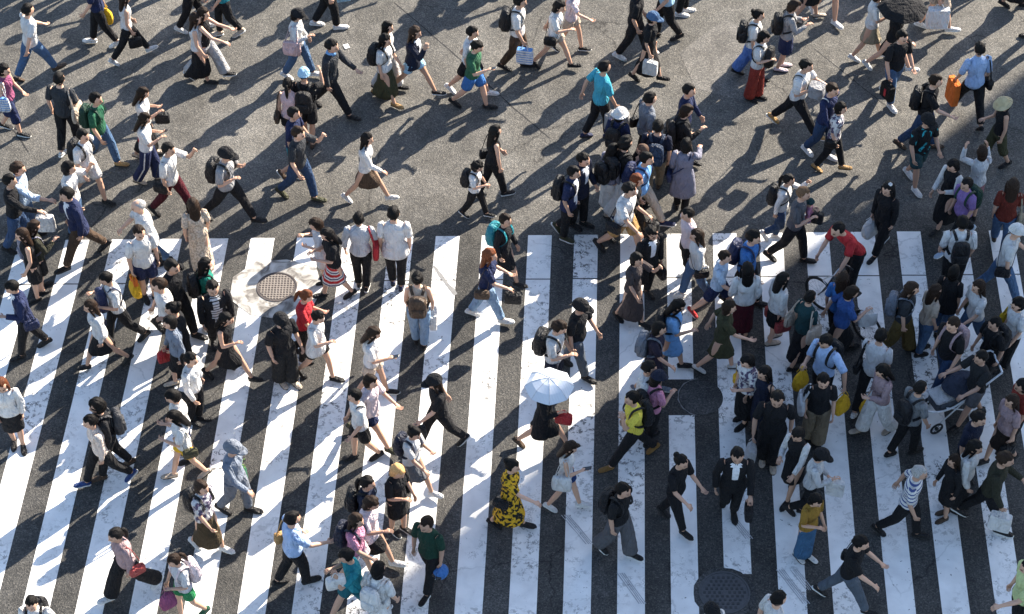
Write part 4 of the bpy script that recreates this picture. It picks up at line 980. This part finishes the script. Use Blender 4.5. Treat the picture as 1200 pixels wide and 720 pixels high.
1186 470 205 f | b dd | lg n | tee pinkgrey | skirt dkbrown | black | hL black | dusty pink brown dress | near right edge
1198 452 190 f | s .. | bb k | tee redbrown | slim black | black | | brick red sleeves | cut by right edge
1142 524 -30 f1.62 | s .d | lg k | blouse white | skirtlong black | black | sL black | white top over long black skirt | lower right
1118 540 200 f1.5 | s dd | lg n | long black | skirt black | brown | | black jacket | left of long black skirt
1177 538 -20 m | B .g | sh n | long dkolive | slim black | black* | pR white | dark olive shirt, white paper bag | lower right
1077 554 -20 m | A .d | sh w | hstripe white | slim black | black | | white and blue striped shirt | grey hair, lower right
1008 636 -20 m | B .f | sh k | tee black | slim greydenim | black* | sL black | black tee, large black bag | lower right
912 702 20 m | a .. | sh k | tee white | slim black | black | | white top, head only | at bottom edge
834 716 -60 m | a .. | cap black | tee white | slim black | black | | black cap, head only | at bottom edge
37 707 268 m1.6 | a .. | sh k | tee white | slim black | black | bp black | white tee, black straps | at bottom left
206 656 215 f | b pg | pt n | tee greywhite | shorts green4 | green | bp pinkwhite, vL magenta | grey tee, green shorts, magenta bag | at bottom left
136 627 215 f | B dd | pt k | long pinkgrey | wide black | white* | sL red2, sR black | lavender blouse, wide black trousers | lower left
236 571 -30 f | a .. | bb n | print white | skirtlong brown3 | white* | bp black | black and white print top | lower left
272 525 -20 m1.68 | a .. | cap greyblue | long bluegrey | slim greyblue | black | lL green | blue grey cap, shirt and trousers | lower left
342 608 25 m1.64 | b .f | sh k | tee skyblue | slim black | black | sL tan | pale blue tee and tan bag | lower left
114 476 200 m | a dd | cu k | long black | slim black | brown | bp dkgrey | black clothes and large backpack | left side
106 494 205 f1.64 | B dd | sh k | long cream2 | slim black | cobalt* | | cream jacket and blue sneakers | left side
2 451 -80 f | s .. | lg r | blouse white | skirt black | black | | white blouse, black skirt | cut by left edge
1206 664 190 m | s f. | sh k | tee palegreen | slim black | black | sL black | pale green tee, arm out | cut by right edge
949 238 160 c0.86@0.62 | q dd | cap dkteal | long pink | slim paleblue | white* | | pink sleeves and dark green cap, toddler | carried in arms
"""
for ln_ in PEOPLE.strip().splitlines():
    make_person(ln_)

# ------------------------------------------------------------------ the bicycle pushed by the person in red
def wheel(parent, c, r=.33, spokes=20):
    n = 40; th = np.arange(n + 1) * 2 * math.pi / n
    mb = MB(); ring = lambda rr: [(c[0] + rr * math.cos(t), c[1], c[2] + rr * math.sin(t)) for t in th]
    w_ = link('wheel', None, parent)
    bpy.data.objects.remove(w_)
    mb.tube(ring(r - .015)[:-1] + [ring(r - .015)[0]], [.019] * (n + 1), 8, cap=False); w_ = link('wheel', mb.data('wheel', ['rubber']), parent)
    mb = MB(); mb.tube(ring(r - .042), [.010] * (n + 1), 6, cap=False); link('rim', mb.data('rim', ['rubber']), w_)
    mb = MB()
    for i in range(spokes): t = 2 * math.pi * i / spokes; mb.tube([(c[0], c[1] + (.02 if i % 2 else -.02), c[2]), (c[0] + (r - .045) * math.cos(t), c[1], c[2] + (r - .045) * math.sin(t))], [.0018] * 2, 4)
    link('spokes', mb.data('spokes', ['steel']), w_)
def bicycle(loc, rz, label):
    t = root('bicycle', loc, rz, label, 'bicycle')
    for x in (.52, -.52): wheel(t, (x, 0, .33))
    T = lambda pts, rr, name, mat, par=t, n=8: link(name, (lambda m_: (m_.tube(pts, [rr] * len(pts), n), m_)[1])(MB()).data(name, [mat]), par)
    mb = MB()
    for a, b in (((.33, 0, .78), (-.1, 0, .75)), ((.37, 0, .68), (-.02, 0, .29)), ((-.12, 0, .82), (-.02, 0, .29))): mb.tube([a, b], [.017, .017], 8)
    for s_ in (.05, -.05): mb.tube([(-.1, s_ * .4, .72), (-.52, s_, .33)], [.009, .009], 6); mb.tube([(-.02, s_ * .4, .29), (-.52, s_, .33)], [.009, .009], 6)
    link('frame', mb.data('frame', ['bike_paint']), t)
    mb = MB(); mb.tube([(.31, 0, .88), (.38, 0, .66)], [.018, .018], 8)
    for s_ in (.05, -.05): mb.tube(smooth_path([(.38, 0, .66), (.39, s_, .62), (.47, s_, .42), (.52, s_, .33)]), [.010] * 13, 6)
    link('fork', mb.data('fork', ['bike_paint']), t)
    hb = T(smooth_path([(.16, .29, .98), (.30, .27, 1.0), (.33, .12, .95), (.31, 0, .93), (.33, -.12, .95), (.30, -.27, 1.0), (.16, -.29, .98)]), .011, 'handlebar', 'steel')
    for s_ in (.29, -.29): T([(.15, s_, .98), (.26, s_ * .96, .995)], .016, 'grip', 'rubber', hb)
    mb = MB(); mb.tube([(-.26, 0, .90), (-.18, 0, .905), (-.05, 0, .90), (.02, 0, .895)], [(.07, .025), (.075, .03), (.035, .022), (.015, .015)], 10); sd2 = link('saddle', mb.data('saddle', ['rubber']), t)
    T([(-.15, 0, .89), (-.11, 0, .78)], .012, 'seat_post', 'steel', sd2)
    mb = MB(); mb.tube([(-.02, -.06, .29), (-.02, .06, .29)], [.06, .06], 16); mb.tube([(-.02, -.07, .29), (.06, -.09, .14)], [.009, .009], 6); mb.tube([(-.02, .07, .29), (-.10, .09, .44)], [.009, .009], 6); mb.box((.07, -.12, .14), (.09, .07, .02)); mb.box((-.11, .12, .44), (.09, .07, .02))
    link('crankset', mb.data('crankset', ['steel']), t)
flat_mat('bike_paint', (.02, .022, .025), .35)
w0 = at(961, 344, .33); fz = R(132)
bicycle(Vector((w0.x - .52 * math.cos(fz), w0.y - .52 * math.sin(fz), 0)), fz, 'dark city bicycle pushed by the person in a red tee')

# ------------------------------------------------------------------ the pram with the navy hood
def pram(loc, rz):
    t = root('pram', loc, rz, 'pram with a navy hood, white frame and white blanket', 'pram')
    mb = MB(); mb.box((.12, 0, .48), (.62, .36, .22), bev=.06); link('seat', mb.data('seat', ['plain']), t, (.10, .11, .13))
    mb = MB(); rg = []; th = np.arange(16) * math.pi / 15
    for i in range(8): a = R(20 + 125 * i / 7); rg.append(np.array([(-.05 + math.cos(a) * .34 * max(.15, math.sin(q)), math.cos(q) * .24, .60 + math.sin(a) * .36 * max(.15, math.sin(q))) for q in th]))
    f = [(i * 16 + j, i * 16 + j + 1, (i + 1) * 16 + j + 1, (i + 1) * 16 + j) for i in range(7) for j in range(15)]
    mb.add(np.concatenate(rg), f); mb.add(np.concatenate(rg) * .985 + (0, 0, .008), [q[::-1] for q in f]); link('hood', mb.data('hood', ['plain']), t, (.045, .055, .085))
    mb = MB(); mb.box((.28, 0, .61), (.34, .34, .05), bev=.03); link('blanket', mb.data('blanket', ['plain']), t, PAL['white'])
    mb = MB(); path = smooth_path([(-.62, .24, 1.0), (.15, .23, .52), (.62, .22, .60), (.66, 0, .62), (.62, -.22, .60), (.15, -.23, .52), (-.62, -.24, 1.0), (-.66, 0, 1.02), (-.62, .24, 1.0)], 5); mb.tube(path, [.016] * len(path), 8, cap=False)
    for s_ in (.22, -.22): mb.tube([(-.25, s_, .76), (.42, s_, .14)], [.012, .012], 8); mb.tube([(.3, s_, .54), (-.36, s_, .15)], [.012, .012], 8)
    link('frame', mb.data('frame', ['white_enamel']), t)
    for x in (.43, -.37):
        for s_ in (.25, -.25):
            mb = MB(); n = 20; q = [(x + .10 * math.cos(2 * math.pi * i / n), s_, .12 + .10 * math.sin(2 * math.pi * i / n)) for i in range(n + 1)]; mb.tube(q, [.018] * (n + 1), 8, cap=False); mb.tube([(x, s_ - .02, .12), (x, s_ + .02, .12)], [.03, .03], 8)
            for i in range(6): a = math.pi * i / 3; mb.tube([(x, s_, .12), (x + .1 * math.cos(a), s_, .12 + .1 * math.sin(a))], [.005, .005], 4)
            link('wheel', mb.data('wheel', ['rubber']), t)
pram(at(1114, 486), R(203))

# ------------------------------------------------------------------ people just past the top edge, seen only by their shadows
rs = random.Random(3)
for i, (x, y, fc, cfg) in enumerate([(200, -18, 185, 'm | b dd | sh k | tee black | slim black'), (215, -38, 0, 'm | a dd | sh k | tee white | slim black'), (330, -58, 0, 'f | a dd | lg k | coat navy | skirt black'), (400, -52, 185, 'm | b dd | sh k | tee black | slim black'), (598, -56, 0, 'm | a dd | sh k | tee black | slim black'), (250, -60, 0, 'f | a dd | lg k | tee black | skirtlong black'), (20, -56, 0, 'm | a dd | sh k | tee black | wide black'), (110, -58, 0, 'm | a dd | sh k | long black | wide black'), (1060, -40, 0, 'm | b dd | sh k | long black | wide black'), (1110, -56, 190, 'm | b dd | sh k | tee white | slim black'), (40, -26, 10, 'f | a dd | lg k | tee white | skirtlong black'), (84, -20, 190, 'm | b dd | sh k | tee white | slim black'), (150, -30, 0, 'm | A .. | sh k | tee grey | jeans denim'),
    (300, -22, 0, 'f | a pd | lg n | long black | skirt navy'), (352, -38, 190, 'm | b dd | sh k | tee navy | slim black'), (440, -30, 10, 'm | a dd | sh k | tee white | slim black'),
    (478, -42, 0, 'f | A .. | bb k | tee black | skirt black'), (560, -10, -10, 'm | b dd | sh k | long grey3 | slim black'), (582, -34, 0, 'f | s pp | lg k | tee white | skirtlong navy'), (625, -40, 5, 'm | A .. | sh k | tee black | jeans denim'),
    (700, -46, 180, 'f | a dd | bb k | tee white | skirt black'), (860, -36, 185, 'm | b .. | sh k | tee black | slim black'), (1015, -44, 0, 'm | s dd | sh k | tee white | slim black'), (1150, -24, -20, 'm | A .. | sh k | tee charcoal | slim black'),
    (1190, 8, -20, 'f | a dd | lg n | tee white | skirtlong black'), (1215, 45, 190, 'm | b .. | sh k | tee white | slim black'), (1240, 80, 0, 'm | a dd | sh k | tee black | jeans denim'), (1180, -45, 20, 'm | s dd | sh k | tee navy | slim black')]):
    a = cfg.split('|')
    r = make_person(f"F {x} {y} {fc} {a[0]}|{a[1]}|{a[2]}|{a[3]}|{a[4]}| black | | plain summer clothes | past the edge, casting a shadow")
    r['group'] = 'people just past the edge of the view'
